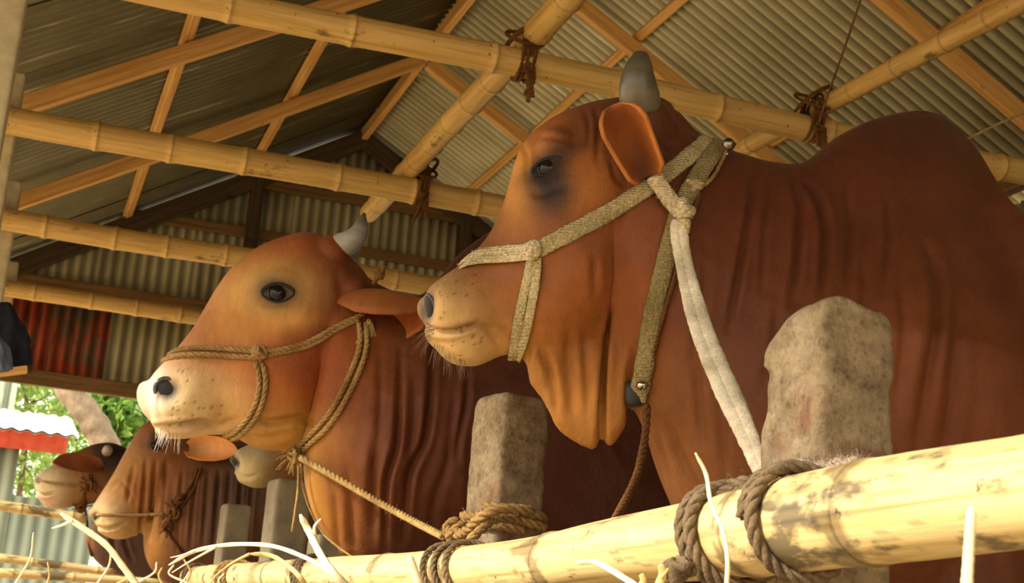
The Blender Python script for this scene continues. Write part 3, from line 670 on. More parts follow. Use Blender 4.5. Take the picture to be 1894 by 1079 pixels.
tail2 = [((1.55, .90), (1.50, .03), .29, BD, .8), ((1.95, .84), (1.95, -.02), .31, BD, .8), ((2.4, .86), (2.4, 0), .30, BD, .8), ((2.65, .82), (2.65, .15), .25, BD, .8), ((2.8, .72), (2.78, .35), .13, BD, .9)]
def extra2(mb, hp, bp):
    for px, py, dy, r in ((610, 478, -.052, .05), (648, 545, -.062, .036)):
        p = hp.P(px, py)
        for s in (1, -1): ball(mb, p+hp.N*(-dy)*s, r)
    d = (1, .8, .6, .5, .5)
    loft(mb, [(hp.P(520, 760), hp.P(505, 826), .05, d, .9), (hp.P(560, 760), hp.P(548, 838), .04, d, .9), (hp.P(590, 760), hp.P(572, 850), .04, d, .9), (hp.P(625, 780), hp.P(600, 860), .05, d, .9)], hp.N)
folds2 = [([(283, 790), (300, 789), (340, 783), (375, 778), (402, 790)], 5, .011), ([(402, 790), (420, 780), (440, 775)], 6, .003), ([(472, 770), (500, 778), (555, 770), (590, 790)], 7, .010), ([(445, 800), (480, 808), (530, 800)], 7, .004),
 ([(480, 560), (500, 566), (545, 562)], 4, .003), ([(622, 500), (630, 535), (628, 575)], 8, .003), ([(300, 770), (292, 745), (300, 700)], 4, .002)]
for x, y0, y1, d, lean, sg in ((704, 640, 1000, .006, -14, 8), (742, 650, 1015, .013, -30, 6), (768, 690, 1010, .006, -30, 9), (803, 640, 1000, .015, -56, 7), (842, 720, 1010, .005, -46, 9), (866, 660, 860, .007, -20, 6), (640, 850, 1020, .006, 20, 8), (610, 880, 1010, .004, 25, 7), (900, 1000, 760, .004, -30, 10), (690, 800, 980, .006, 4, 10)):
    folds2.append(([(x, y0), (x+lean*.3+3, (y0+y1)/2-20), (x+lean*.75-3, (y0+y1)/2+60), (x+lean, y1)], sg, d))
blobs2 = [((516, 518), (55, 24), .012, -6), ((518, 540), (60, 42), .012, 0), ((530, 730), (70, 75), .022, 20), ((310, 722), (23, 20), -.024, -20), ((335, 745), (50, 40), .006, 0), ((340, 795), (40, 14), .008, 0), ((520, 800), (60, 30), .01, 0), ((440, 640), (50, 70), -.006, 0), ((700, 800), (50, 120), .01, 0), ((515, 545), (32, 22), -.006, 0), ((508, 512), (40, 12), .004, -8)]
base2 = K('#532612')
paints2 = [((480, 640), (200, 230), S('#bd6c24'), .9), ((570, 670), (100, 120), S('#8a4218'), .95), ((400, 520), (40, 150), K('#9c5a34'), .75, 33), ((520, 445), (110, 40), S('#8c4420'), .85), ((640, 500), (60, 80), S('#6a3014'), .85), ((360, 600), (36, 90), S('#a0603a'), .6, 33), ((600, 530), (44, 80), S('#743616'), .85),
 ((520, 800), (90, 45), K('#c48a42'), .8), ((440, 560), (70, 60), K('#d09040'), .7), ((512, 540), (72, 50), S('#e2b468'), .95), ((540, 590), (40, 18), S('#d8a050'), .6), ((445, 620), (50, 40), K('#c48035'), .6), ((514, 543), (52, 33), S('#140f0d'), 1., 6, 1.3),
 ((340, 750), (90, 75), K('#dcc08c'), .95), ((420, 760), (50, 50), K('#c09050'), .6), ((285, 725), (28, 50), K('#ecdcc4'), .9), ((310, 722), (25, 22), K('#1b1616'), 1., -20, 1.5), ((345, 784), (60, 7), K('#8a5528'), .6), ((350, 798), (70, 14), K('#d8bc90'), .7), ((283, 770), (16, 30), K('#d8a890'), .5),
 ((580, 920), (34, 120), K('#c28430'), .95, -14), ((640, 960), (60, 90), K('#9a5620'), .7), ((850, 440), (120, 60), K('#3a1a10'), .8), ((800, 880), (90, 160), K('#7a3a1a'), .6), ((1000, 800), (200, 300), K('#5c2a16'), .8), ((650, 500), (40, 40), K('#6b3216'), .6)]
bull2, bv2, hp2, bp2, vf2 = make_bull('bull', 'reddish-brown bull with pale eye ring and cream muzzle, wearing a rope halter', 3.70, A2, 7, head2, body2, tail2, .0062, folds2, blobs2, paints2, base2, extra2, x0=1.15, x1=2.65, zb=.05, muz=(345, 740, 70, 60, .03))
# ------------------------------------------------------------------ three farther heads
A3 = (.82, 7.18, 0)
head3 = [((169, 943), (174, 966), .045, MZ, .75), ((177, 928), (188, 988), .066, MZ, .75), ((195, 900), (218, 998), .078, MZ, .8), ((212, 872), (252, 990), .078, MZ, .85), ((230, 838), (292, 978), .085, HD, .85), ((246, 810), (322, 955), .10, FH, .8),
 ((264, 786), (345, 915), .112, FH, .8), ((298, 768), (365, 870), .11, FH, .8), ((335, 770), (378, 830), .085, FH, .9)]
body3 = [((325, 780), (300, 920), .09, N_, .9), ((370, 790), (268, 985), .12, N_, .9), ((420, 800), (272, 1040), .16, N_, .9), ((480, 780), (310, 1080), .20, N_, .85), ((540, 740), (370, 1095), .23, HM, .85), ((600, 725), (450, 1105), .25, HM, .85), ((650, 760), (530, 1110), .26, HM, .85)]
tail3 = [((1.75, .88), (1.75, .1), .28, BD, .8), ((2.2, .84), (2.2, .02), .28, BD, .8), ((2.7, .80), (2.65, .15), .24, BD, .8), ((2.85, .68), (2.8, .35), .12, BD, .9)]
def extra3(mb, hp, bp):
    for px, py, dy, r in ((285, 822, -.088, .045), (318, 900, -.045, .075)):
        p = hp.P(px, py)
        for s in (1, -1): ball(mb, p+hp.N*(-dy)*s, r)
folds3 = [([(176, 974), (200, 978), (235, 966)], 3, .010), ([(205, 905), (225, 890), (250, 930)], 4, .004), ([(248, 860), (240, 900), (236, 930)], 4, .008)]
for x in (262, 280, 300, 330, 355, 378, 398, 418, 440, 462): folds3.append(([(x+8, 850+(x > 320)*20), (x+3, 920), (x-4, 1000+(x > 300)*20)], 3.5, .010+(x % 3)*.003))
blobs3 = [((177, 956), (6, 8), -.02, 0), ((225, 985), (22, 10), .008, 0)]
paints3 = [((250, 880), (80, 100), K('#a8642a'), .95), ((290, 820), (40, 50), K('#8a4a20'), .6), ((222, 880), (26, 60), K('#c98c48'), .8, 35), ((330, 930), (50, 70), K('#8a4c24'), .6), ((280, 1000), (22, 60), K('#b87830'), .8), ((195, 965), (32, 38), K('#e0c490'), .95), ((230, 985), (36, 18), K('#c89c60'), .7), ((176, 956), (7, 10), K('#1c1614'), 1.),
 ((284, 818), (26, 14), K('#241812'), .9, -20), ((420, 940), (70, 120), K('#5c4230'), .8), ((480, 860), (60, 60), K('#3c2a22'), .7)]
bull3, bv3, hp3, bp3, vf3 = make_bull('cow', 'brown cow with lowered head and large peach ear, behind the narrow dark post', 7.18, A3, 4, head3, body3, tail3, .009, folds3, blobs3, paints3, S('#6c4126'), extra3, x0=1.2, x1=2.7, scale=.88, smooth=4)
A4 = (.55, 8.6, 0)
head4 = [((66, 884), (64, 900), .042, MZ, .8), ((74, 874), (72, 925), .06, MZ, .8), ((92, 863), (98, 942), .07, MZ, .8), ((118, 850), (138, 938), .076, HD, .85), ((146, 833), (176, 932), .09, FH, .8), ((178, 821), (208, 928), .10, FH, .8), ((210, 820), (236, 915), .10, FH, .8), ((238, 832), (258, 900), .085, FH, .9)]
body4 = [((228, 830), (195, 930), .09, N_, .9), ((270, 845), (172, 965), .12, N_, .9), ((315, 850), (158, 1005), .16, N_, .9), ((370, 820), (190, 1050), .20, N_, .85), ((430, 800), (260, 1080), .23, HM, .85), ((500, 820), (340, 1090), .25, BD, .85)]
tail4 = [((1.75, .9), (1.7, .12), .26, BD, .8), ((2.2, .86), (2.2, .06), .26, BD, .8), ((2.6, .82), (2.55, .2), .22, BD, .8), ((2.75, .70), (2.72, .38), .12, BD, .9)]
folds4 = [([(64, 908), (80, 916), (100, 912)], 2.5, .012), ([(170, 940), (165, 970), (170, 1010)], 3.5, .008), ([(200, 930), (205, 980), (215, 1040)], 4, .012), ([(225, 950), (230, 1000), (245, 1040)], 4, .012)]
blobs4 = [((70, 889), (5, 5), -.018, 0)]
paints4 = [((150, 900), (60, 50), K('#b0703a'), .9), ((210, 845), (60, 34), K('#2a1a12'), .95), ((150, 845), (26, 16), K('#8a5426'), .7), ((90, 905), (34, 44), K('#e4cc9e'), .95), ((85, 925), (18, 10), K('#e0b0a0'), .8), ((70, 889), (6, 7), K('#1c1614'), 1.), ((160, 990), (18, 50), K('#9a6030'), .6)]
bull4, bv4, hp4, bp4, vf4 = make_bull('cow', 'dark-browed cow raising its muzzle at far left, farthest in the row', 8.6, A4, 0, head4, body4, tail4, .010, folds4, blobs4, paints4, S('#4a3024'), None, x0=1.1, x1=2.6, scale=.85, smooth=4)
A5 = (1.19, 5.68, 0)
head5 = [((431, 846), (431, 866), .042, MZ, .8), ((439, 833), (438, 884), .064, MZ, .8), ((462, 822), (468, 903), .076, MZ, .8), ((496, 806), (508, 901), .076, HD, .85), ((532, 786), (548, 905), .085, FH, .8), ((570, 762), (586, 908), .10, FH, .8), ((610, 748), (620, 895), .10, FH, .8), ((645, 760), (650, 870), .085, FH, .9)]
body5 = [((640, 760), (600, 900), .09, N_, .9), ((690, 780), (585, 960), .13, N_, .9), ((740, 790), (600, 1020), .17, N_, .9), ((800, 760), (660, 1080), .21, HM, .85), ((860, 740), (740, 1110), .24, HM, .85), ((930, 780), (820, 1120), .25, BD, .85)]
tail5 = [((2.1, .84), (2.1, .05), .27, BD, .8), ((2.6, .82), (2.55, .1), .26, BD, .8), ((2.9, .74), (2.85, .35), .13, BD, .9)]
folds5 = [([(432, 876), (455, 884), (478, 878)], 3.5, .010)]
paints5 = [((462, 862), (48, 50), K('#e0cc98'), .95), ((530, 870), (40, 40), K('#9c5c2a'), .8), ((433, 858), (9, 14), K('#1a1615'), 1.)]
bull5, bv5, hp5, bp5, vf5 = make_bull('cow', 'cow showing only a cream muzzle and cheek under the second bull\'s chin', 5.68, A5, 0, head5, body5, tail5, .010, folds5, [((434, 858), (8, 13), -.02, 0)], paints5, S('#54301c'), None, x0=1.5, x1=2.85, scale=.88, smooth=4)
# ------------------------------------------------------------------ eyes, horns, ears, whiskers
def eye(root, bv, hp, px, py, r, sink=.55, mat='eye', lid=True, lw=1.25, tilt=0, lh=.62):
    p, n = hit(bv, px, py); n = n*.4+hp.N*.6; n /= np.linalg.norm(n)
    p = p-n*r*sink
    for s in (0, 1):
        q = p if s == 0 else hp.mirror(p); nn = n if s == 0 else n-2*(n@hp.N)*hp.N
        mb = MB(); ball(mb, q, r, 12); eo = build(mb, 'eye', M[mat], root)
        if lid:
            # two lids as one almond-shaped rim around the ball
            ax = np.cross(nn, [0, 0, 1]); ax /= np.linalg.norm(ax); up = np.cross(ax, nn); up /= np.linalg.norm(up)
            if up[2] < 0: up = -up
            sgn = 1 if ax@(-hp.d) > 0 else -1
            c, si = math.cos(math.radians(tilt)), math.sin(math.radians(tilt)); ax2 = (ax*sgn)*c+up*si; up2 = up*c-(ax*sgn)*si
            path = []
            for k in range(28):
                a = 2*math.pi*k/28; x = math.cos(a)*r*lw; y = math.sin(a)*r*lh*(1-.25*abs(math.cos(a))**2); dd = max(r*.80, math.sqrt(max(0, (r*1.02)**2-min(x*x+y*y, (r*1.0)**2))))
                path.append(q+ax2*x+up2*y+nn*dd)
            mb = MB(); mb.tube(path, [r*.085*(1.7 if math.sin(2*math.pi*k/28) > .2 else 1) for k in range(28)], 8, closed=True); build(mb, 'eyelid', M['skin_dark'], eo)
M['skin_dark'] = m_simple('dark_eyelid_skin', srgb('#120d0b'), .75, nscale=60, var=.3, bump=.3, bd=.002)
eye(bull1, bv1, hp1, 1012, 308, .0225, .80, tilt=28, lw=1.3, lh=.62)
eye(bull2, bv2, hp2, 514, 542, .034, .72, tilt=6, lw=1.2, lh=.68)
eye(bull3, bv3, hp3, 288, 826, .022, .6, tilt=-20)
def horn(root, hp, base, tip, mid, rads, off0, off1, bc, tc, tp=1.5):
    P = [pd(*base, hp.P(*base)@Fv-off0), pd(*mid, hp.P(*mid)@Fv-(off0*.5+off1*.5+.012)), pd(*tip, hp.P(*tip)@Fv-off1)]
    for s in (0, 1):
        Q = P if s == 0 else [hp.mirror(q) for q in P]
        mb = horn_mesh(Q, rads, tp, bc, tc, 20); build(mb, 'horn', M['horn'], root)
horn(bull1, hp1, (1186, 205), (1186, 99), (1180, 150), (.037, .037, .0345, .030, .0235, .013), .075, .11, (.62, .54, .36), (.26, .24, .18), 1.0)
horn(bull2, hp2, (604, 466), (674, 395), (657, 440), (.034, .034, .0315, .026, .017, .004), .060, .065, (1.6, 1.65, 1.6), (.22, .25, .28), 1.6)
horn(bull4, hp4, (198, 836), (204, 826), (200, 830), (.03, .028, .024, .015, .004), .09, .14, (2.0, 1.7, 1.2), (1.2, 1., .8), 1.6)
def ear(root, hp, base, tip, b_off, t_off, wide_px, op, wid, depth, cout, cin, curl=.8, thick=.007, prof=None, both=True):
    b, t = hp.P(*base), hp.P(*tip); b = pd(*base, b@Fv-b_off); t = pd(*tip, t@Fv-t_off); w = hp.P(*wide_px[1])-hp.P(*wide_px[0]); o = -hp.d*op[0]+hp.N*op[1]+np.array([0, 0, 1])*op[2]
    ax = (t-b)/np.linalg.norm(t-b); w = w-ax*(w@ax); o = o-ax*(o@ax); o /= np.linalg.norm(o); w2 = np.cross(ax, o); w = w2*(1 if w2@w > 0 else -1)
    for s in ((0, 1) if both else (0,)):
        if s: b, t, w, o = hp.mirror(b), hp.mirror(t), w-2*(w@hp.N)*hp.N, o-2*(o@hp.N)*hp.N
        mb = ear_mesh(MB(), b, t, w, o, wid, depth, cout, cin, thick, curl, prof); v, f = mb.arrays()
        new_obj('ear', v, f, M['coat'], root, True, np.concatenate(mb.c))
EARP = [(0, .35), (.12, .8), (.35, 1), (.65, .95), (.85, .7), (.96, .35), (1, .08)]
ear(bull1, hp1, (1194, 328), (1130, 196), .115, .175, ((1110, 270), (1190, 240)), (-.2, 1, .0), .040, .036, K('#b4682c'), K('#8f4a1c'), .98, .012, [(0, .55), (.12, .8), (.4, .9), (.75, 1.0), (.92, .85), (1, .45)])
ear(bull2, hp2, (632, 545), (806, 566), .045, .15, ((700, 600), (700, 520)), (.0, .48, -1.0), .064, .050, K('#9c5626'), K('#a04a1c'), 1.1, .010, [(0, .4), (.1, .6), (.3, .95), (.5, 1), (.72, .85), (.9, .5), (1, .08)])
ear(bull3, hp3, (345, 830), (441, 836), .08, .20, ((390, 850), (390, 806)), (-.1, 1, .1), .062, .035, S('#b87038'), S('#e0a060'), .8, .008, EARP)
ear(bull4, hp4, (190, 868), (97, 856), .09, .24, ((140, 885), (140, 845)), (0, .9, .35), .060, .035, S('#7a4826'), S('#b06a44'), .85, .008, EARP)
def whiskers(root, bv, hp, pts, n, L, droop, rad=.0005, mat='whisker'):
    mb = MB()
    for k in range(n):
        px, py, dx, dy = pts[k % len(pts)]; p, nn = hit(bv, px+rng.normal()*5, py+rng.normal()*4, 0, hp.P(px, py))
        l = L*rng.uniform(.5, 1.2); d = hp.d*(-dx)*-1+np.array([0, 0, dy])+hp.N*rng.normal()*.25+np.array([rng.normal()*.15, 0, rng.normal()*.1]); d /= np.linalg.norm(d)
        mb.tube(catmull([p-d*.004, p+d*l*.5, p+d*l+np.array([0, 0, -droop*l])], 4), np.linspace(rad, rad*.25, 9), 4)
    build(mb, 'whiskers', M[mat], root)
whiskers(bull1, bv1, hp1, [(795, 622, .3, -.8), (812, 640, .1, -1), (830, 655, -.1, -1), (850, 668, -.2, -1), (798, 610, .8, -.4)], 60, .036, .1, .0004, 'whisker_brown')
whiskers(bull2, bv2, hp2, [(296, 800, .1, -1), (310, 802, 0, -1), (328, 806, -.1, -1), (300, 796, .4, -1)], 30, .040, .1, .0007)
# dark nose pads with nostrils set in the muzzle
def nostril(root, bv, hp, px, py, rx, rz, tilt, mat='nose', off=-.004):
    p, n = hit(bv, px, py, off, hp.P(px, py)+hp.N*.05)
    for s in (0, 1):
        q, nn = (p, n) if s == 0 else (hp.mirror(p), n-2*(n@hp.N)*hp.N)
        ax = np.cross(nn, [0, 0, 1]); ax /= np.linalg.norm(ax); up = np.cross(ax, nn); c, si = math.cos(tilt), math.sin(tilt)
        a2, u2 = ax*c+up*si, up*c-ax*si; path = [q+a2*rx*math.cos(t)+u2*rz*math.sin(t) for t in np.linspace(0, 2*math.pi, 20)[:-1]]
        mb = MB(); mb.tube(path, min(rx, rz)*.22, 8, closed=True); ro_ = build(mb, 'nostril', M['nose'], root); mb = MB()
        th = np.linspace(.05, math.pi-.05, 10); ph = np.arange(20)/20*2*math.pi
        mb.grid([[q+a2*rx*.98*math.sin(t)*math.cos(p)+u2*rz*.98*math.sin(t)*math.sin(p)+nn*.006*math.cos(t) for p in ph] for t in th], cv=True, caps=True); build(mb, 'nostril_hollow', M['nostril_dark'], ro_)
M['nostril_dark'] = m_simple('dark_moist_nostril', srgb('#0b0808'), .6, nscale=90, var=.4, bump=.3, bd=.002)
nostril(bull2, bv2, hp2, 310, 722, .032, .028, .5, 'nostril_dark', .000)
nostril(bull1, bv1, hp1, 793, 574, .012, .027, .2)
nostril(bull5, bv5, hp5, 434, 858, .014, .026, 0)
nostril(bull3, bv3, hp3, 177, 957, .012, .018, 0)

# ================================================================== ROPES, HALTERS, STRAW, YARD
def resample(P, n):
    P = np.array(P); s = np.concatenate([[0], np.cumsum(np.linalg.norm(np.diff(P, axis=0), axis=1))]); t = np.linspace(0, s[-1], n)
    return np.stack([np.interp(t, s, P[:, i]) for i in range(3)], 1), s[-1]
def smooth_path(P, k=2, it=2):
    P = P.copy()
    for _ in range(it):
        Q = P.copy()
        for i in range(1, len(P)-1):
            a, b = max(0, i-k), min(len(P), i+k+1); w = min(i-a, b-1-i); Q[i] = P[i-w:i+w+1].mean(0)
        P = Q
    return P
def twist(mb, P, R, pitch=None, strands=3, per=9, sides=6):
    """laid rope: three strands wound round the path"""
    pitch = pitch or R*7; P, L = resample(P, 3); 
def laid(mb, P, R, pitch=None, strands=3, per=9, sides=6, fray=0):
    pitch = pitch or R*6.5; P0 = np.array(P); _, L = resample(P0, 4); n = max(8, int(L/pitch*per)); P1, L = resample(P0, n)
    T = np.gradient(P1, axis=0); T /= np.linalg.norm(T, axis=1)[:, None]+1e-12
    ref = np.array([0, 0, 1.]) if abs(T[0][2]) < .9 else np.array([1., 0, 0]); N = [np.cross(T[0], ref)]; N[0] /= np.linalg.norm(N[0])
    for i in range(1, n):
        q = N[-1]-T[i]*(N[-1]@T[i]); N.append(q/(np.linalg.norm(q)+1e-12))
    N = np.array(N); Bn = np.cross(T, N); s = np.linspace(0, L, n)
    for k in range(strands):
        a = 2*math.pi*(s/pitch+k/strands); Q = P1+R*.5*(np.cos(a)[:, None]*N+np.sin(a)[:, None]*Bn); mb.tube(Q, R*.56, sides)
    for _ in range(fray):
        i = rng.integers(0, n); d = rng.normal(size=3); d /= np.linalg.norm(d); mb.tube([P1[i]+d*R*.8, P1[i]+d*R*1.6, P1[i]+d*R*(2+rng.random())+[0, 0, -R*.4]], [R*.05]*3, 3)
def surf_path(bv, pl, px, off, n=40, sm=2):
    L = catmull([tuple(map(float, q)) for q in px], 8); out = []; nn = []
    last = None
    for q in L:
        p, m = hit(bv, q[0], q[1], off)
        if p is None:
            if last is None: p = pl.P(*q); loc, m, _, _ = bv.find_nearest(Vector(p)); m = np.array(m); p = np.array(loc)+m*off; 
            else:
                z = last@Fv; p = ray(*q)*z; loc, m, _, dist = bv.find_nearest(Vector(p)); m = np.array(m); p = p if dist < off*4 else np.array(loc)+m*off
        last = p; out.append(p); nn.append(m)
    P = smooth_path(np.array(out), 3, sm); Nn = smooth_path(np.array(nn), 4, 3); return P, Nn/np.linalg.norm(Nn, axis=1)[:, None]
def both_sides(pl, P, Nn, close_gap=True):
    Pm = mirror_arr(pl, P)[::-1]; Nm = (Nn-2*(Nn@pl.N)[:, None]*pl.N)[::-1]
    return np.concatenate([Pm, P]), np.concatenate([Nm, Nn])
def band(mb, P, Nn, w, thin=.28, sides=10, fuzz=0):
    n = len(P); r = np.array([w*(1+.07*noise.noise(Vector(p*60))+.05*noise.noise(Vector(p*170))) for p in P]); mb.tube(P, r, sides, flat=thin, nrm=Nn)
    for _ in range(fuzz):
        i = rng.integers(1, n-1); t = P[i+1]-P[i-1]; t /= np.linalg.norm(t); b = np.cross(t, Nn[i]); sgn = rng.choice([-1, 1]); p = P[i]+b*w*sgn*.9+Nn[i]*w*thin*.5
        d = b*sgn*.8+rng.normal(size=3)*.5; d /= np.linalg.norm(d); l = w*rng.uniform(.15, .4); mb.tube([p, p+d*l*.6, p+d*l+t*l*.3*rng.normal()], [w*.025, w*.02, w*.01], 3)
def knot(mb, c, R, r, seed=0, n=4, lay=True):
    rg = np.random.default_rng(seed); c = np.array(c)
    for k in range(n):
        A = rg.normal(size=3); A /= np.linalg.norm(A); B = np.cross(A, rg.normal(size=3)); B /= np.linalg.norm(B); a = np.linspace(0, 2*math.pi, 22)
        P = c+R*(np.cos(a)[:, None]*A*rg.uniform(.6, 1)+np.sin(a)[:, None]*B*rg.uniform(.6, 1))+rg.normal(size=3)*R*.2
        (laid(mb, P, r) if lay else mb.tube(P[:-1], r, 8, closed=True))
def path_depth(pts, z0=None, z1=None):
    """pts (px,py[,z]); z interpolated along the list when missing"""
    if len(pts[0]) == 3: return catmull([pd(*q) for q in pts], 8)
    n = len(pts); return catmull([pd(q[0], q[1], z0+(z1-z0)*i/(n-1)) for i, q in enumerate(pts)], 8)
def rdense(P, step):
    _, L = resample(P, 4); return resample(P, max(6, int(L/step)))[0]
# ------------------------------------------------ halter of the big bull
ha = tag(empty('webbing_halter', (.95, 2.2, .6)), 'worn cotton webbing halter on the head of the big bull', 'halter')
def hb(name, px, w, mat, mirror=True, off=.006, thin=.3, fuzz=0, sub=.006):
    P, Nn = surf_path(bv1, hp1, px, off)
    if mirror: P, Nn = both_sides(hp1, P, Nn)
    n = max(10, int(resample(P, 4)[1]/sub)); s = np.concatenate([[0], np.cumsum(np.linalg.norm(np.diff(P, axis=0), axis=1))]); t = np.linspace(0, s[-1], n)
    P = np.stack([np.interp(t, s, P[:, i]) for i in range(3)], 1); Nn = np.stack([np.interp(t, s, Nn[:, i]) for i in range(3)], 1)
    P = smooth_path(P, 2, 2); mb = MB(); band(mb, P, Nn, w, thin, 12, fuzz); o = build(mb, name, M[mat], ha); return P
hb('noseband', [(862, 484), (885, 475), (925, 470), (985, 466)], .0135, 'band_pale', fuzz=260)
hb('noseband', [(858, 497), (880, 488), (925, 482), (985, 474)], .0085, 'band_pale', fuzz=200, off=.009)
hb('chin_strap', [(988, 470), (978, 520), (962, 580), (948, 662)], .0088, 'band', off=.008, fuzz=160)
hb('chin_strap', [(998, 475), (992, 530), (980, 590), (968, 640), (962, 660)], .0085, 'band', off=.007, fuzz=120)
hb('cheek_strap', [(1000, 462), (1050, 435), (1100, 408), (1150, 380), (1200, 348), (1240, 318), (1275, 290), (1308, 262)], .0155, 'band', fuzz=240)
hb('neck_strap', [(1332, 262), (1310, 295), (1288, 330), (1262, 375), (1245, 430), (1228, 500), (1212, 570), (1200, 640), (1188, 700), (1182, 738)], .0165, 'band_dark', off=.010, fuzz=60)
mb = MB(); c, n_ = hit(bv1, 990, 466, .010); knot(mb, c, .013, .0075, 3, 5, False); build(mb, 'knot', M['band_pale'], ha)
mb = MB(); P, Nn = surf_path(bv1, hp1, [(1204, 336), (1222, 362), (1240, 386), (1258, 405)], .018); band(mb, rdense(P, .005), np.array([hp1.N]*len(rdense(P, .005))), .0155, .35, 12, 60); build(mb, 'loop', M['band_pale'], ha)
mb = MB(); c, n_ = hit(bv1, 1260, 402, .022); knot(mb, c, .014, .0085, 8, 5, False); mb.tube([c+[0, 0, -.01], c+[.001, -.002, -.022], c+[.004, 0, -.04]], [.010, .011, .007], 10); build(mb, 'knot', M['band_pale'], ha); kc = c
mb = MB(); c, n_ = hit(bv1, 1284, 350, .016); knot(mb, c, .008, .0045, 12, 4, False); mb.tube([c, c+hp1.d*.012+[0, 0, .002], c+hp1.d*.02+[0, 0, .006]], .005, 8); mb.tube([c, c+hp1.d*.006+[0, 0, -.01], c+hp1.d*.012+[0, 0, -.014]], .0045, 8); build(mb, 'knot', M['band'], ha)
# leather end, stud and bell
c, n_ = hit(bv1, 1181, 733, .010); mb = MB(); mb.tube([c+[0, 0, .028], c+[0, 0, .014], c, c+[0, 0, -.012], c+[0, 0, -.016]], [.017, .0185, .018, .015, .006], 16, flat=.55, nrm=hp1.N); build(mb, 'leather_end', M['rubber'], ha)
c, n_ = hit(bv1, 1189, 709, .019); mb = MB(); ball(mb, c, .0105, 12, (1, 1, .85)); tag(build(mb, 'stud', M['metal'], ha), 'shiny round metal stud')
c, n_ = hit(bv1, 1342, 272, .004); c = pd(1348, 267, (c@Fv) if c is not None else 2.4); mb = MB(); ball(mb, c, .0105, 16)
a = np.linspace(0, 2*math.pi, 25)[:-1]; mb.tube(np.stack([c[0]+.0107*np.cos(a), c[1]+.0107*np.sin(a), c[2]+0*a], 1), .0014, 6, closed=True)
mb.tube([c+[0, 0, -.010], c+[-.002, 0, -.016], c+[-.003, 0, -.02]], .0025, 6); tag(build(mb, 'bell', M['metal_dark'], ha), 'small round dark metal bell')
mb = MB(); P, Nn = surf_path(bv1, hp1, [(1340, 285), (1328, 310), (1312, 338), (1290, 352)], .007); laid(mb, P, .0040); build(mb, 'bell_cord', M['rope'], ha)
# ------------------------------------------------ thin brown lead cord behind the strap
P1_, _ = surf_path(bv1, hp1, [(1290, 362), (1280, 400), (1262, 455), (1247, 520), (1230, 580), (1212, 650), (1198, 730)], .008)
pz = P1_[-1]@Fv; tailp = path_depth([(1197, 750, pz-.02), (1193, 810, pz-.06), (1178, 880, pz-.15), (1155, 930, pz-.25), (1138, 962, pz-.32), (1130, 990, pz-.34)])
mb = MB(); P = np.concatenate([P1_[::2], tailp]); n_ = len(P); laid(mb, P1_, .0042); laid(mb, tailp, .0072); tag(build(mb, 'cord', M['rope_dark'], centre=True), 'twisted brown cord hanging from the big bull\'s neck strap down behind the rail', 'rope')
# ------------------------------------------------ white lead strap
z0 = kc@Fv
wp = path_depth([(1259, 410, z0-.002), (1256, 428, z0-.012), (1262, 470, z0-.04), (1275, 530, z0-.10), (1298, 610, z0-.19), (1330, 690, z0-.29), (1362, 760, z0-.38), (1388, 820, z0-.46), (1408, 868, z0-.54), (1428, 892, z0-.60)])
wp = rdense(wp, .006); n = len(wp); vw = np.array([ -q/np.linalg.norm(q) for q in wp]); mb = MB()
wid = np.interp(np.linspace(0, 1, n), [0, .1, .3, .6, .85, 1], [.0155, .015, .0195, .0215, .0165, .0165]); Tn = np.gradient(wp, axis=0); Tn /= np.linalg.norm(Tn, axis=1)[:, None]; sd_ = np.cross(Tn, vw)
for s_ in (-1, 1):
    r = np.array([w_*.62*(1+.10*noise.noise(Vector(p*70))+.06*noise.noise(Vector(p*200))) for w_, p in zip(wid, wp)]); mb.tube(wp+sd_*(wid*.48*s_)[:, None], r, 12, flat=.55, nrm=vw)
for _ in range(1300):
    i = rng.integers(1, n-1); sg = rng.choice([-1, 1]); p = wp[i]+sd_[i]*wid[i]*sg*rng.uniform(.6, 1.02)+vw[i]*.003; d = sd_[i]*sg+rng.normal(size=3)*.6; d /= np.linalg.norm(d); l = rng.uniform(.001, .0035); mb.tube([p, p+d*l*.6, p+d*l], [.0004, .0003, .0002], 3)
tag(build(mb, 'lead_strap', M['white_band'], centre=True), 'thick off-white cotton lead strap from the big bull\'s halter to the rail', 'strap')
# ------------------------------------------------ halter of the second bull
h2 = tag(empty('rope_halter', (.5, 3.4, .6)), 'plain jute rope halter on the head of the second bull', 'halter')
def hr(name, px, R, off=None, mirror=True, fray=0):
    P, Nn = surf_path(bv2, hp2, px, R*.9 if off is None else off)
    if mirror: P, Nn = both_sides(hp2, P, Nn)
    P = smooth_path(rdense(P, .008), 2, 2); mb = MB(); laid(mb, P, R, fray=fray); build(mb, name, M['rope'], h2); return P
R2 = .0075
hr('noseband', [(309, 660), (330, 650), (360, 646), (400, 646), (440, 648), (478, 652)], R2)
hr('noseband', [(303, 670), (325, 662), (360, 658), (400, 659), (440, 662), (478, 662)], R2)
hr('chin_rope', [(474, 670), (482, 700), (478, 735), (462, 770), (440, 795), (415, 806)], R2)
hr('chin_rope', [(486, 670), (494, 702), (489, 738), (473, 775), (450, 800), (428, 812)], R2)
hr('cheek_rope', [(484, 652), (520, 648), (560, 638), (600, 618), (635, 598), (668, 588), (690, 560)], R2)
hr('cheek_rope', [(490, 660), (530, 652), (565, 644), (600, 627), (630, 608), (662, 594)], R2*.8, mirror=False)
hr('throat_rope', [(662, 595), (668, 640), (650, 690), (628, 740), (598, 785), (565, 815), (545, 832)], R2)
hr('throat_rope', [(676, 598), (680, 645), (664, 695), (640, 745), (610, 792), (578, 820), (558, 836)], R2)
mb = MB(); c, n_ = hit(bv2, 478, 656, .010); knot(mb, c, .017, .0075, 21, 5); build(mb, 'knot', M['rope'], h2)
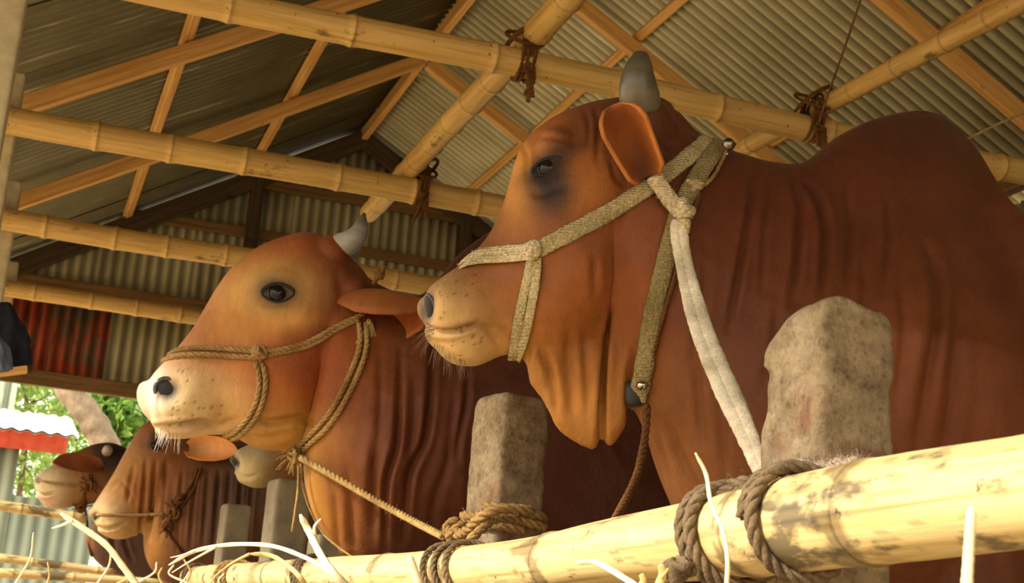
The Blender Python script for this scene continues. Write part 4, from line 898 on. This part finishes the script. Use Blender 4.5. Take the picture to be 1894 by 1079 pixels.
mb = MB(); c, n_ = hit(bv2, 683, 600, .012)
for k in range(26):
    a = rng.normal(size=2)*.006; e = c+np.array([.004+rng.normal()*.014, -.004+a[1]*.3, -.085+rng.normal()*.008]); mb.tube(catmull([c+[a[0]*.4, 0, 0], (c+e)/2+[a[0], 0, 0], e], 3), .0019, 4)
for k in range(12):
    e = c+np.array([-.028+rng.normal()*.006, -.003, -.065+rng.normal()*.008]); mb.tube(catmull([c, (c+e)/2+rng.normal(size=3)*.002, e], 3), .0018, 4)
knot(mb, c, .006, .003, 4, 3, False); tag(build(mb, 'tassel', M['twine'], h2), 'frayed straw-coloured rope ends')
mb = MB(); c2 = pd(545, 842, (hp2.P(545, 842)@Fv)-.03); knot(mb, c2, .020, .005, 31, 4)
for k in range(60):
    d = rng.normal(size=3)*[1, .5, .9]; d /= np.linalg.norm(d); l = rng.uniform(.02, .055); mb.tube(catmull([c2, c2+d*l*.6, c2+d*l+[0, 0, -.01]], 2), .0010, 4)
tag(build(mb, 'frayed_knot', M['twine'], h2), 'frayed knot of rope and straw')
# a small tied rope end standing behind the poll
mb = MB(); c = pd(703, 508, 3.75); knot(mb, c, .012, .006, 41, 3, False); mb.tube(catmull([pd(690, 525, 3.76), c, pd(712, 490, 3.74)], 4), .006, 8); build(mb, 'poll_knot', M['rope_dark'], h2)
# lead rope of the second bull to the post
zk = c2@Fv; C2 = np.array([.985, 2.93]); hs = .0675
pa = pd(820, 993, 3.02); lead = catmull([c2, pd(600, 872, zk-.08), pd(680, 918, (zk*2+3.02)/3), pd(760, 962, (zk+3.02*2)/3), pa], 10)
mb = MB(); laid(mb, lead, .0088, fray=40); tag(build(mb, 'lead_rope', M['twine'], centre=True), 'pale laid rope stretched from the second bull\'s chin to the middle post', 'rope')
def around(cx, cy, half, rot, z0, z1, turns, r, start=0, n=60, tilt=(0, 0)):
    out = []
    for k in range(int(n*turns)+1):
        a = start+2*math.pi*k/n; c_, s_ = math.cos(a), math.sin(a); L = (abs(c_)**5+abs(s_)**5)**(-1/5)*(half+r*.9)
        x, y = c_*L, s_*L; X, Y_ = cx+x*math.cos(rot)-y*math.sin(rot), cy+x*math.sin(rot)+y*math.cos(rot); out.append((X, Y_, z0+(z1-z0)*k/(n*turns)+tilt[0]*c_+tilt[1]*s_))
    return np.array(out)
mb = MB(); zb1 = pd(945, 948, 2.95)[2]
loop = around(.985, 2.93, .061, math.radians(17), zb1+.012, zb1-.030, 2.2, .010, math.radians(200), tilt=(-.002, .0)); laid(mb, loop, .0105, fray=60)
kn = pd(846, 986, 2.95); knot(mb, kn, .022, .0095, 51, 4)
zl_ = 2.86; hang = path_depth([(960, 960, 2.86), (915, 962, 2.82), (885, 985, 2.78), (866, 1005, 2.76), (852, 1040, 2.74), (838, 1085, 2.74), (825, 1150, 2.74)]); laid(mb, hang, .0095, fray=40)
laid(mb, path_depth([(985, 945, 2.84), (930, 942, 2.80), (892, 955, 2.80), (866, 980, 2.84), (846, 990, 2.90)]), .0105)
tag(build(mb, 'tether_rope', M['rope'], centre=True), 'thick jute rope looped twice round the middle post with its end over the rail', 'rope')
# ------------------------------------------------ lashings round the rail
def rail_ring(mb, y0, y1, turns, r, laidr=True, tilt=0, dz=0, a0=0):
    n = int(40*turns); out = []
    for k in range(n+1):
        t = k/n; a = a0+2*math.pi*turns*t; y = y0+(y1-y0)*t+tilt*math.sin(a); zc, rr = rail_at(y); rr = rr*1.05+r*.85; out.append((rail_x(y)+rr*math.cos(a), y, zc+rr*math.sin(a)+dz))
    (laid(mb, out, r) if laidr else mb.tube(out, r, 8)); return np.array(out)
def yat(px, py): return onRail(px)
def onRail(px):
    lo, hi = .4, 8
    for _ in range(40):
        m = (lo+hi)/2; q = proj(np.array([rail_x(m)-.05, m, rail_at(m)[0]]))[0][0]
        if q > px: lo = m
        else: hi = m
    return (lo+hi)/2
ls = [((1262, 1300), 2.3, .0085, 'rope_grey', .02, 'dark grey rope lashing round the rail left of the white strap'), ((1395, 1418), 1.5, .0085, 'rope_grey', .012, 'brown rope lashing round the rail below the white strap'),
      ((770, 835), 3.2, .0062, 'rope_grey', .03, 'grey lashing of several turns round the rail beside the middle post'), ((536, 556), 3.2, .006, 'rope_grey', .02, 'dark lashing round the rail left of the forked twig'), ((395, 420), 3.0, .007, 'rope', .02, 'thin rope lashing round the far end of the rail'), ((335, 346), 2.2, .007, 'rope_grey', .01, 'dark lashing at the very end of the rail')]
for i, ((xa, xb), turns, r, mat, tilt, lab) in enumerate(ls):
    mb = MB(); ya, yb = onRail(xa), onRail(xb); P = rail_ring(mb, yb, ya, turns, r, True, tilt)
    if i == 0:
        kk = pd(1255, 1050, 1.70); knot(mb, kk, .012, .009, 61, 3); mb.tube(catmull([pd(1250, 1045, 1.69), pd(1252, 1075, 1.69), pd(1246, 1110, 1.69)], 3), .009, 8, flat=.5)
    tag(build(mb, 'rail_lashing', M[mat], centre=True), lab, 'rope', 'lashings round the bamboo rail')
mb = MB(); yb = onRail(1440); zc, rr = rail_at(yb)
laid(mb, catmull([pd(1300, 925, 1.84), pd(1350, 898, 1.82), pd(1400, 889, 1.80), pd(1440, 888, 1.80), pd(1480, 884, 1.79)], 6), .0085, fray=50)
laid(mb, catmull([pd(1290, 935, 1.82), pd(1345, 908, 1.81), pd(1395, 898, 1.80), pd(1430, 895, 1.79)], 6), .0075, fray=30)
tag(build(mb, 'rope_end', M['rope_grey'], centre=True), 'grey rope lying on the rail at the end of the white strap', 'rope')
# fuzzy rag jammed between rail and large post
mb = MB(); P = catmull([pd(1425, 890, 1.79), pd(1460, 872, 1.76), pd(1500, 868, 1.73), pd(1545, 868, 1.71), pd(1590, 862, 1.68)], 8); r = [.012*(1+.5*noise.noise(Vector(p*60))) for p in P]; mb.tube(P, r, 12)
for _ in range(900):
    i = rng.integers(0, len(P)); d = rng.normal(size=3); d /= np.linalg.norm(d); l = rng.uniform(.006, .014); mb.tube([P[i]+d*.009, P[i]+d*(.009+l*.6), P[i]+d*(.009+l)], [.0004]*3, 3)
tag(build(mb, 'rag', m_rope('greyish_pink_rag', srgb('#a5917c')), centre=True), 'frayed grey-pink rag stuffed between the rail and the large post', 'rag')
# ------------------------------------------------ thin twines on the second bull
mb = MB(); mb.tube(path_depth([(556, 858, zk-.02), (560, 900, zk-.02), (572, 940, zk-.03), (596, 985, zk-.04), (625, 1012, zk-.06), (652, 1032, zk-.08), (680, 1060, zk-.1)]), .0028, 6); mb.tube(path_depth([(552, 862, zk-.02), (551, 905, zk-.03), (546, 945, zk-.04), (540, 985, zk-.05)]), .0034, 5)
tag(build(mb, 'loose_twine', M['twine'], centre=True), 'thin pale twine hanging in a loop below the second bull\'s chin', 'twine')
# ------------------------------------------------ halters of the far cows
def far_halter(name, lab, bv, pl, lines, r, kn):
    e = tag(empty(name, tuple(parent0(pl))), lab, 'halter', 'far cows\' halters')
    for nm, px in lines:
        mb = MB(); P, Nn = surf_path(bv, pl, px, r); laid(mb, smooth_path(rdense(P, .015), 1, 1), r); build(mb, nm, M['rope_dark' if nm != 'nose_cord' else 'rope'], e)
    for i, (px, py, R) in enumerate(kn):
        c, n_ = hit(bv, px, py, .012, pl.P(px, py)); mb = MB(); knot(mb, c, R, .008, 70+i, 4)
        for k in range(8): d = rng.normal(size=3)*[1, .4, 1]; d /= np.linalg.norm(d); mb.tube([c, c+d*R, c+d*R*1.9], .004, 4)
        build(mb, 'knot', M['rope_dark'], e)
def parent0(pl): q = pl.A.copy(); q[2] = .6; return q
far_halter('nose_rope_halter', 'twisted brown halter with nose cord on the cow with the peach ear', bv3, hp3, [('nose_cord', [(180, 951), (215, 954), (260, 953), (305, 951)]), ('neck_rope', [(365, 868), (355, 895), (340, 920), (318, 945), (300, 960)]), ('neck_rope', [(372, 868), (362, 898), (348, 925), (326, 950), (310, 985), (330, 1010), (345, 1035)])],
           .008, [(322, 946, .03), (335, 926, .024), (312, 975, .028), (274, 952, .014)])
far_halter('cord_halter', 'thin cord halter with a knot on the cow at far left', bv4, hp4, [('nose_cord', [(72, 890), (100, 894), (130, 899), (150, 901)]), ('neck_rope', [(170, 895), (155, 910), (155, 940), (162, 985), (170, 1030)])], .008, [(166, 896, .034), (150, 935, .03)])
# ------------------------------------------------ lashings on the tie beams
def lashing(px, py, Y, Z, r0, seed, drop, lab, rb=.05):
    rg = np.random.default_rng(seed); mb = MB(); c = onY(px, py, Y); c = np.array([c[0], Y, Z])
    for k in range(5):
        a = np.linspace(0, 2*math.pi, 30); x = c[0]+(k-2)*.010+rg.normal()*.003; P = np.stack([x+.006*np.sin(a), Y+(rb+.007)*np.cos(a), Z+.03+(rb+.03)*np.sin(a)+.03*np.abs(np.sin(a/2))*(k % 2)], 1); laid(mb, P, r0)
    for k in range(3):
        a = np.linspace(0, 2*math.pi, 26); P = np.stack([c[0]+.065*np.cos(a), np.full(26, Y)-.0+.07*np.sin(a)*(-1)**k, Z+.105+.05*np.sin(a+k)], 1); laid(mb, P, r0)
    for k in range(5):
        p0 = np.array([c[0]+rg.normal()*.012, Y-rb-.008, Z-.02]); l = drop*rg.uniform(.5, 1.05); laid(mb, catmull([p0, p0+[.004, -.006, -l*.5], p0+[rg.normal()*.012, -.003, -l]], 4), r0*1.1)
    knot(mb, np.array([c[0], Y-rb-.012, Z-.03]), .018, r0, seed, 4)
    tag(build(mb, 'beam_lashing', M['rope_dark'], centre=True), lab, 'rope', 'coir lashings on the bamboo beams')
lashing(968, 110, 4.42, 2.0, .0075, 81, .15, 'brown coir lashing with a long tail where two bamboos cross by the blunt horn', .052)
lashing(778, 350, 5.97, 2.0, .0070, 82, .14, 'brown coir lashing hanging from the second tie beam above the smaller bull', .058)
lashing(1502, 240, 4.42, 2.0, .0060, 83, .09, 'reddish coir lashing on the front tie beam beside the hump', .052)
mb = MB(); mb.tube(path_depth([(1592, 0, 4.2), (1560, 95, 4.25), (1530, 180, 4.3), (1515, 228, 4.35)]), .0035, 5); tag(build(mb, 'hanging_wire', M['rope_dark'], centre=True), 'thin dark wire slanting down to the lashing beside the hump', 'wire')
mb = MB(); mb.tube(path_depth([(1740, 280, 4.6), (1800, 252, 4.6), (1850, 228, 4.6), (1920, 200, 4.6)]), .0040, 5); tag(build(mb, 'string', M['twine'], centre=True), 'thin pale string stretched behind the hump at right', 'string')
# ------------------------------------------------ feed trough and straw
tr = tag(empty('feed_trough', (.35, 3.5, GZ)), 'low brick feed trough running along the rail, filled with straw', 'trough')
for nm, lo, hi in (('front_wall', (-.02, .9, GZ), (.06, 7.2, -.28)), ('back_wall', (.66, .9, GZ), (.74, 7.2, -.24)), ('end_wall', (.06, .9, GZ), (.66, .98, -.26)), ('end_wall', (.06, 7.12, GZ), (.66, 7.2, -.26)), ('bottom', (.06, .98, GZ+.0), (.66, 7.12, GZ+.12))):
    mb = MB(); mb.box(lo, hi); build(mb, nm, M['concrete_far'], tr, smooth=False)
mb = MB(); G = []
for y in np.linspace(1.0, 7.1, 70): G.append([(x, y, -.34+.10*math.sin(math.pi*(x-.06)/.6)+.03*noise.noise(Vector((x*7, y*5, 0)))) for x in np.linspace(.07, .65, 12)])
mb.grid(G)
for _ in range(2600):
    x, y = rng.uniform(.08, .64), rng.uniform(1.0, 7.1); z = -.34+.10*math.sin(math.pi*(x-.06)/.6)+rng.uniform(-.01, .03); d = rng.normal(size=3)*[1, 1, .25]; d /= np.linalg.norm(d); l = rng.uniform(.05, .14); p = np.array([x, y, z]); mb.tube([p-d*l/2, p+[0, 0, .01], p+d*l/2], .0018, 3)
tag(build(mb, 'straw_heap', M['straw_tan']), 'loose straw lying in the trough', kind='stuff', cat='straw')
def stalk(pts, w, lab, mat='straw', flat=.35, branches=(), grp='dry stalks sticking up from the trough'):
    mb = MB(); P = path_depth(pts); n = len(P); d = P[-1]-P[-3]; d /= np.linalg.norm(d); tail = [P[-1]+d*.06+[0, 0, -.02], P[-1]+d*.12+[.02, 0, -.10], P[-1]+d*.14+[.03, 0, -.26]]
    Q = np.concatenate([P, tail]); r = w*np.interp(np.linspace(0, 1, len(Q)), [0, .08, .5, 1], [.35, .9, 1, 1.1]); r = r*(1+.12*np.sin(np.linspace(0, 25, len(Q)))**8); vw = -Q/np.linalg.norm(Q, axis=1)[:, None]; mb.tube(Q, r, 8, flat=flat, nrm=vw)
    for b in branches: Pb = path_depth(b); mb.tube(Pb, w*np.linspace(.7, .25, len(Pb)), 6)
    tag(build(mb, 'dry_stalk', M[mat], centre=True), lab, 'straw', grp)
stalk([(112, 950, 3.4), (150, 975, 3.4), (196, 1008, 3.4), (225, 1045, 3.4), (252, 1082, 3.4)], .0075, 'thick white dry stalk slanting down at lower left', branches=([(135, 963, 3.4), (115, 972, 3.4), (96, 978, 3.4)],))
stalk([(312, 1046, 2.9), (360, 1020, 2.9), (425, 1008, 2.9), (500, 1010, 2.85), (560, 1030, 2.8), (600, 1052, 2.75), (642, 1085, 2.7)], .0042, 'long white arching stalk in front of the rail at left', branches=([(360, 1020, 2.9), (335, 1028, 2.9), (315, 1032, 2.9)], [(400, 1012, 2.9), (350, 1040, 2.9), (318, 1060, 2.9)]))
stalk([(555, 952, 2.5), (572, 985, 2.5), (592, 1025, 2.45), (612, 1055, 2.4), (640, 1085, 2.4)], .0065, 'pale forked twig below the smaller bull\'s chest', branches=([(583, 1000, 2.5), (582, 975, 2.5), (594, 960, 2.5)],), flat=.8)
stalk([(462, 1025, 3.0), (500, 1028, 3.0), (530, 1045, 2.95), (552, 1065, 2.9), (566, 1085, 2.9)], .005, 'tan bent blade crossing the rail at lower left', 'straw_tan', branches=([(462, 1025, 3.0), (430, 1042, 3.0), (400, 1065, 3.0), (388, 1082, 3.0)],))
stalk([(1066, 1042, 1.6), (1098, 1040, 1.6), (1130, 1055, 1.58), (1178, 1085, 1.55)], .0032, 'short white blade curling in front of the rail at centre')
stalk([(1286, 838, 1.5), (1306, 878, 1.5), (1315, 930, 1.48), (1338, 985, 1.46), (1346, 1040, 1.45), (1344, 1085, 1.45)], .0022, 'thin curved straw standing upright in front of the grey lashing', flat=.7)
stalk([(1797, 938, 1.0), (1794, 990, 1.0), (1791, 1040, 1.0), (1788, 1085, 1.0)], .0036, 'straight white stalk at lower right in front of the rail', flat=.5)
stalk([(757, 1028, 1.9), (765, 1050, 1.9), (776, 1085, 1.9)], .0050, 'white broken stalk in front of the rail beside the middle post', flat=.5)
stalk([(1222, 1044, 1.55), (1226, 1062, 1.55), (1218, 1085, 1.55)], .0045, 'short torn yellow stub at bottom centre, right one', 'straw_tan', branches=([(1222, 1070, 1.55), (1232, 1058, 1.55), (1236, 1052, 1.55)],), grp='torn stubs in front of the rail')
stalk([(1186, 1062, 1.55), (1190, 1075, 1.55), (1182, 1090, 1.55)], .0035, 'short torn yellow stub at bottom centre, left one', 'straw_tan', grp='torn stubs in front of the rail')
ORD = ('first', 'second', 'third', 'fourth', 'fifth', 'sixth')
for k, (px, top) in enumerate(((62, 985), (88, 1040), (205, 1010), (245, 1060), (290, 1040), (300, 1050), (322, 1045), (340, 1035), (350, 1058), (378, 1060), (415, 1062))):
    z = 3.6; stalk([(px, top, z), (px+rng.normal()*8, (top+1082)/2, z), (px+rng.normal()*22, 1084, z)], .0026, 'thin %s straw wisp low at left, %s of its colour from the left edge' % (('pale', 'tan')[k % 2], ORD[k//2]), ('straw', 'straw_tan')[k % 2], grp='straw wisps at the lower left edge')
# ------------------------------------------------ poles at far left, yard, hut, trees
for (a, b, Y, r, lab) in (((-40, 930), (160, 962), 8.1, .028, 'grey pole behind the far left cow\'s chin'), ((-40, 1028), (215, 1060), 7.6, .022, 'slim bamboo pole low at far left, upper one'), ((-40, 1058), (330, 1082), 7.3, .022, 'pale slim pole low at far left, lower one')):
    tag(bamboo('slim_pole', onY(*a, Y), onY(*b, Y), r, r*.9, 'bamboo_rail', seed=int(r*1000), step=.3), lab, 'pole', 'slim poles at far left')
# cross posts that carry the slim poles
for k, (x, y) in enumerate(((-.42, 7.45), (-.46, 8.2))):
    tag(bamboo('pole_upright', (x, y+.09, GZ), (x, y+.09, .95 if k else .55), .03, .03, seed=60+k), ('short', 'tall')[k]+' upright pole just beyond the left edge carrying slim poles', 'pole', 'upright poles beyond the left edge')
hut = tag(empty('hut', (-.9, 14, GZ)), 'tin-walled hut with white roof edge and red band, outside at far left', 'hut')
hx1 = onY(170, 1000, 14)[0]; ha0 = onY(0, 765, 14); x = hx1; i = 0
while x > -3:
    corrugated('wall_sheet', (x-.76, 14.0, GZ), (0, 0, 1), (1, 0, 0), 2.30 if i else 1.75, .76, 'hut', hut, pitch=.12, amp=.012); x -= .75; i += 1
mb = MB(); mb.box((-3, 13.93, 1.60), (onY(125, 820, 13.9)[0], 13.96, 1.78)); n = 60
xs_ = np.linspace(-3, onY(125, 820, 13.9)[0], 160); mb2 = MB(); mb2.grid([[(x, 13.90+.012*math.sin(x*2*math.pi/.13), z) for z in (1.56, 1.66, 1.76)] for x in xs_]); build(mb2, 'red_band', M['red'], hut)
mb = MB(); xe = onY(148, 800, 13.6)[0]
mb.grid([[(x, 13.55+t*3.2, 1.70+.27*t*2.2+.011*math.sin(x*2*math.pi/.13)+(.0 if k < 1 else 0)) for k, t in enumerate((0, .1, .35, 1))] for x in np.linspace(-3, xe, 200)]); mb.grid([[(x, 13.55+t*3.2, 1.68+.27*t*2.2+.011*math.sin(x*2*math.pi/.13)) for t in (1, .35, .1, 0)] for x in np.linspace(-3, xe, 200)]); build(mb, 'roof_sheet', M['white'], hut)
# a taller pale wall strip beside the hut roof, upper left
hw = tag(empty('pale_shed', (-2, 15.9, GZ)), 'pale tin building behind the hut roof, at the left frame edge', 'building')
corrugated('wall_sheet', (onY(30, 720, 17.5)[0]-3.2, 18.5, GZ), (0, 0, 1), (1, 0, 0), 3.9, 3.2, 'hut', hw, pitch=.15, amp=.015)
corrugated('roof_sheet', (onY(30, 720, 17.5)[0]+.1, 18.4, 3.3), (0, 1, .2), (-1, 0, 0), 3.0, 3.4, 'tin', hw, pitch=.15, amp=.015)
def tree(lab, base, path, rad, crown, n, size, cols, seed, name='tree', cat='tree', grp=None):
    rg = np.random.default_rng(seed); e = tag(empty(name, tuple(base)), lab, cat, grp); mb = MB(); P = catmull(path, 6)
    if rad: mb.tube(P, np.interp(np.linspace(0, 1, len(P)), [0, 1], rad)*(1+.07*np.sin(np.arange(len(P))*1.7)), 14); 
    tops = []
    for c, R in crown:
        c = np.array(c); p0 = P[-1] if rad else np.array(base); mb.tube(catmull([p0, (p0+c)/2+rg.normal(size=3)*.1, c], 4), np.linspace(.05, .012, 9), 6)
        for k in range(7): d = rg.normal(size=3); d /= np.linalg.norm(d); mb.tube([c-d*.05, c+d*R*.5, c+d*R*.85+[0, 0, -.05]], [.012, .008, .004], 5)
    build(mb, 'trunk', M['bark'], e)
    mb = MB(); V = []; Fc = []; Cc = []
    for c, R in crown:
        m = int(n*R*R)
        for k in range(m):
            d = rg.normal(size=3); d /= np.linalg.norm(d); p = np.array(c)+d*R*rg.uniform(.45, 1.0)**.6*np.array([1, 1, .8]); s = size*rg.uniform(.6, 1.3)
            a = rg.normal(size=3); a[2] -= .5; a /= np.linalg.norm(a); b = np.cross(a, rg.normal(size=3)); b /= np.linalg.norm(b); nn = np.cross(a, b); b0 = len(V)
            V += [p, p+a*s*.35+b*s*.22+nn*s*.05, p+a*s, p+a*s*.35-b*s*.22+nn*s*.05, p+a*s*.5]; Fc += [(b0, b0+1, b0+4), (b0+1, b0+2, b0+4), (b0, b0+4, b0+3), (b0+4, b0+2, b0+3)]
            cc = np.array(cols[rg.integers(len(cols))])*rg.uniform(.7, 1.2); Cc += [cc]*5
    mb.add(V, Fc, Cc); v, f = mb.arrays(); o = new_obj('foliage', v, f, M['leaf'], e, False, np.concatenate(mb.c)); tag(o, kind='stuff'); return e
GR = [S('#6f9a3e'), S('#8fb858'), S('#a9c96a'), S('#58823a')]
t0 = onY(195, 830, 17); t1 = onY(118, 705, 17)
tree('leaning tree trunk with leafy crown outside, left of the cream muzzle', (t0[0]+.6, 17, GZ), [(t0[0]+.7, 17, GZ), (t0[0]+.3, 17, 1.2), t0, (t0+t1)/2+[.04, 0, 0], t1, t1+[-.5, 0, .9]], (.19, .13), [(t1+[-.9, .3, 1.5], .8), (t1+[.5, .3, 1.6], .8)], 700, .15, GR, 3)
for k, (px, py, Y, R, lab) in enumerate(((60, 745, 20.5, .55, 'bright leafy bush showing between hut roof and trunk'), (232, 772, 20, .5, 'long-leaved green plant right of the leaning trunk'), (330, 790, 20.5, .55, 'leafy bush behind the second bull\'s chin'),
      (115, 735, 23.5, .8, 'pale sunlit tree high behind the leaning trunk'), (330, 740, 26, 1.0, 'hazy green tree behind the second bull\'s muzzle'), (-20, 850, 28, 1.3, 'hazy tree behind the hut'), (230, 850, 34, 1.9, 'low dark tree far behind the lowered cow\'s head'))):
    c = onY(px, py, Y); tree(lab, (c[0], Y, GZ), [(c[0], Y, GZ), (c[0]+.03, Y, .8), tuple(c-[0, 0, R*.3])], (.07, .03), [(c, R), (c+[R*.5, 0, -R*.6], R*.7), (c+[-R*.4, 0, R*.6], R*.7), (c+[0, 0, -R*1.5], R*.8)], 1500 if R < 1 else 620, .12 if k != 1 else .26, GR if k % 2 else GR[1:3]+[S('#c2d884')], 10+k, 'leafy_tree', 'tree', 'greenery beyond the shed')
# ------------------------------------------------ dark cloth bundle on a short plank at the left edge
pl_ = tag(timber('short_plank', onY(-60, 700, 6.1), onY(50, 686, 6.1), .10, .018, 'timber'), 'short pale plank at the left edge under the dark cloth', 'plank')
def cloth(name, mat, lab, pts, r, Y):
    mb = MB(); c = [onY(px, py, Y) for px, py in pts]; P = catmull(c, 6); rr = np.interp(np.linspace(0, 1, len(P)), np.linspace(0, 1, len(r)), r); n = len(P); sides = 26; G = []
    T = np.gradient(P, axis=0); T /= np.linalg.norm(T, axis=1)[:, None]
    for i in range(n):
        A_ = np.cross(T[i], [0, 1, 0]); A_ /= np.linalg.norm(A_); B_ = np.array([0, 1., 0]); row = []
        for k in range(sides):
            a = 2*math.pi*k/sides; q = rr[i]*(1+.16*math.sin(a*5+i*.25)+.08*math.sin(a*9-i*.4)); row.append(P[i]+A_*q*math.cos(a)+B_*q*.8*math.sin(a))
        G.append(row)
    mb.grid(G, cv=True, caps=True); tag(build(mb, name, M[mat], centre=True), lab, 'cloth')
cloth('cloth_bundle', 'navy', 'dark navy cloth bundle hanging by the left post above the plank', [(8, 560), (10, 600), (14, 640), (18, 682)], [.02, .06, .085, .08], 6.15)
cloth('blue_cloth', 'bluegrey', 'blue-grey cloth piece at the left edge in front of the navy bundle', [(-20, 615), (-8, 650), (0, 688)], [.02, .05, .045], 5.98)
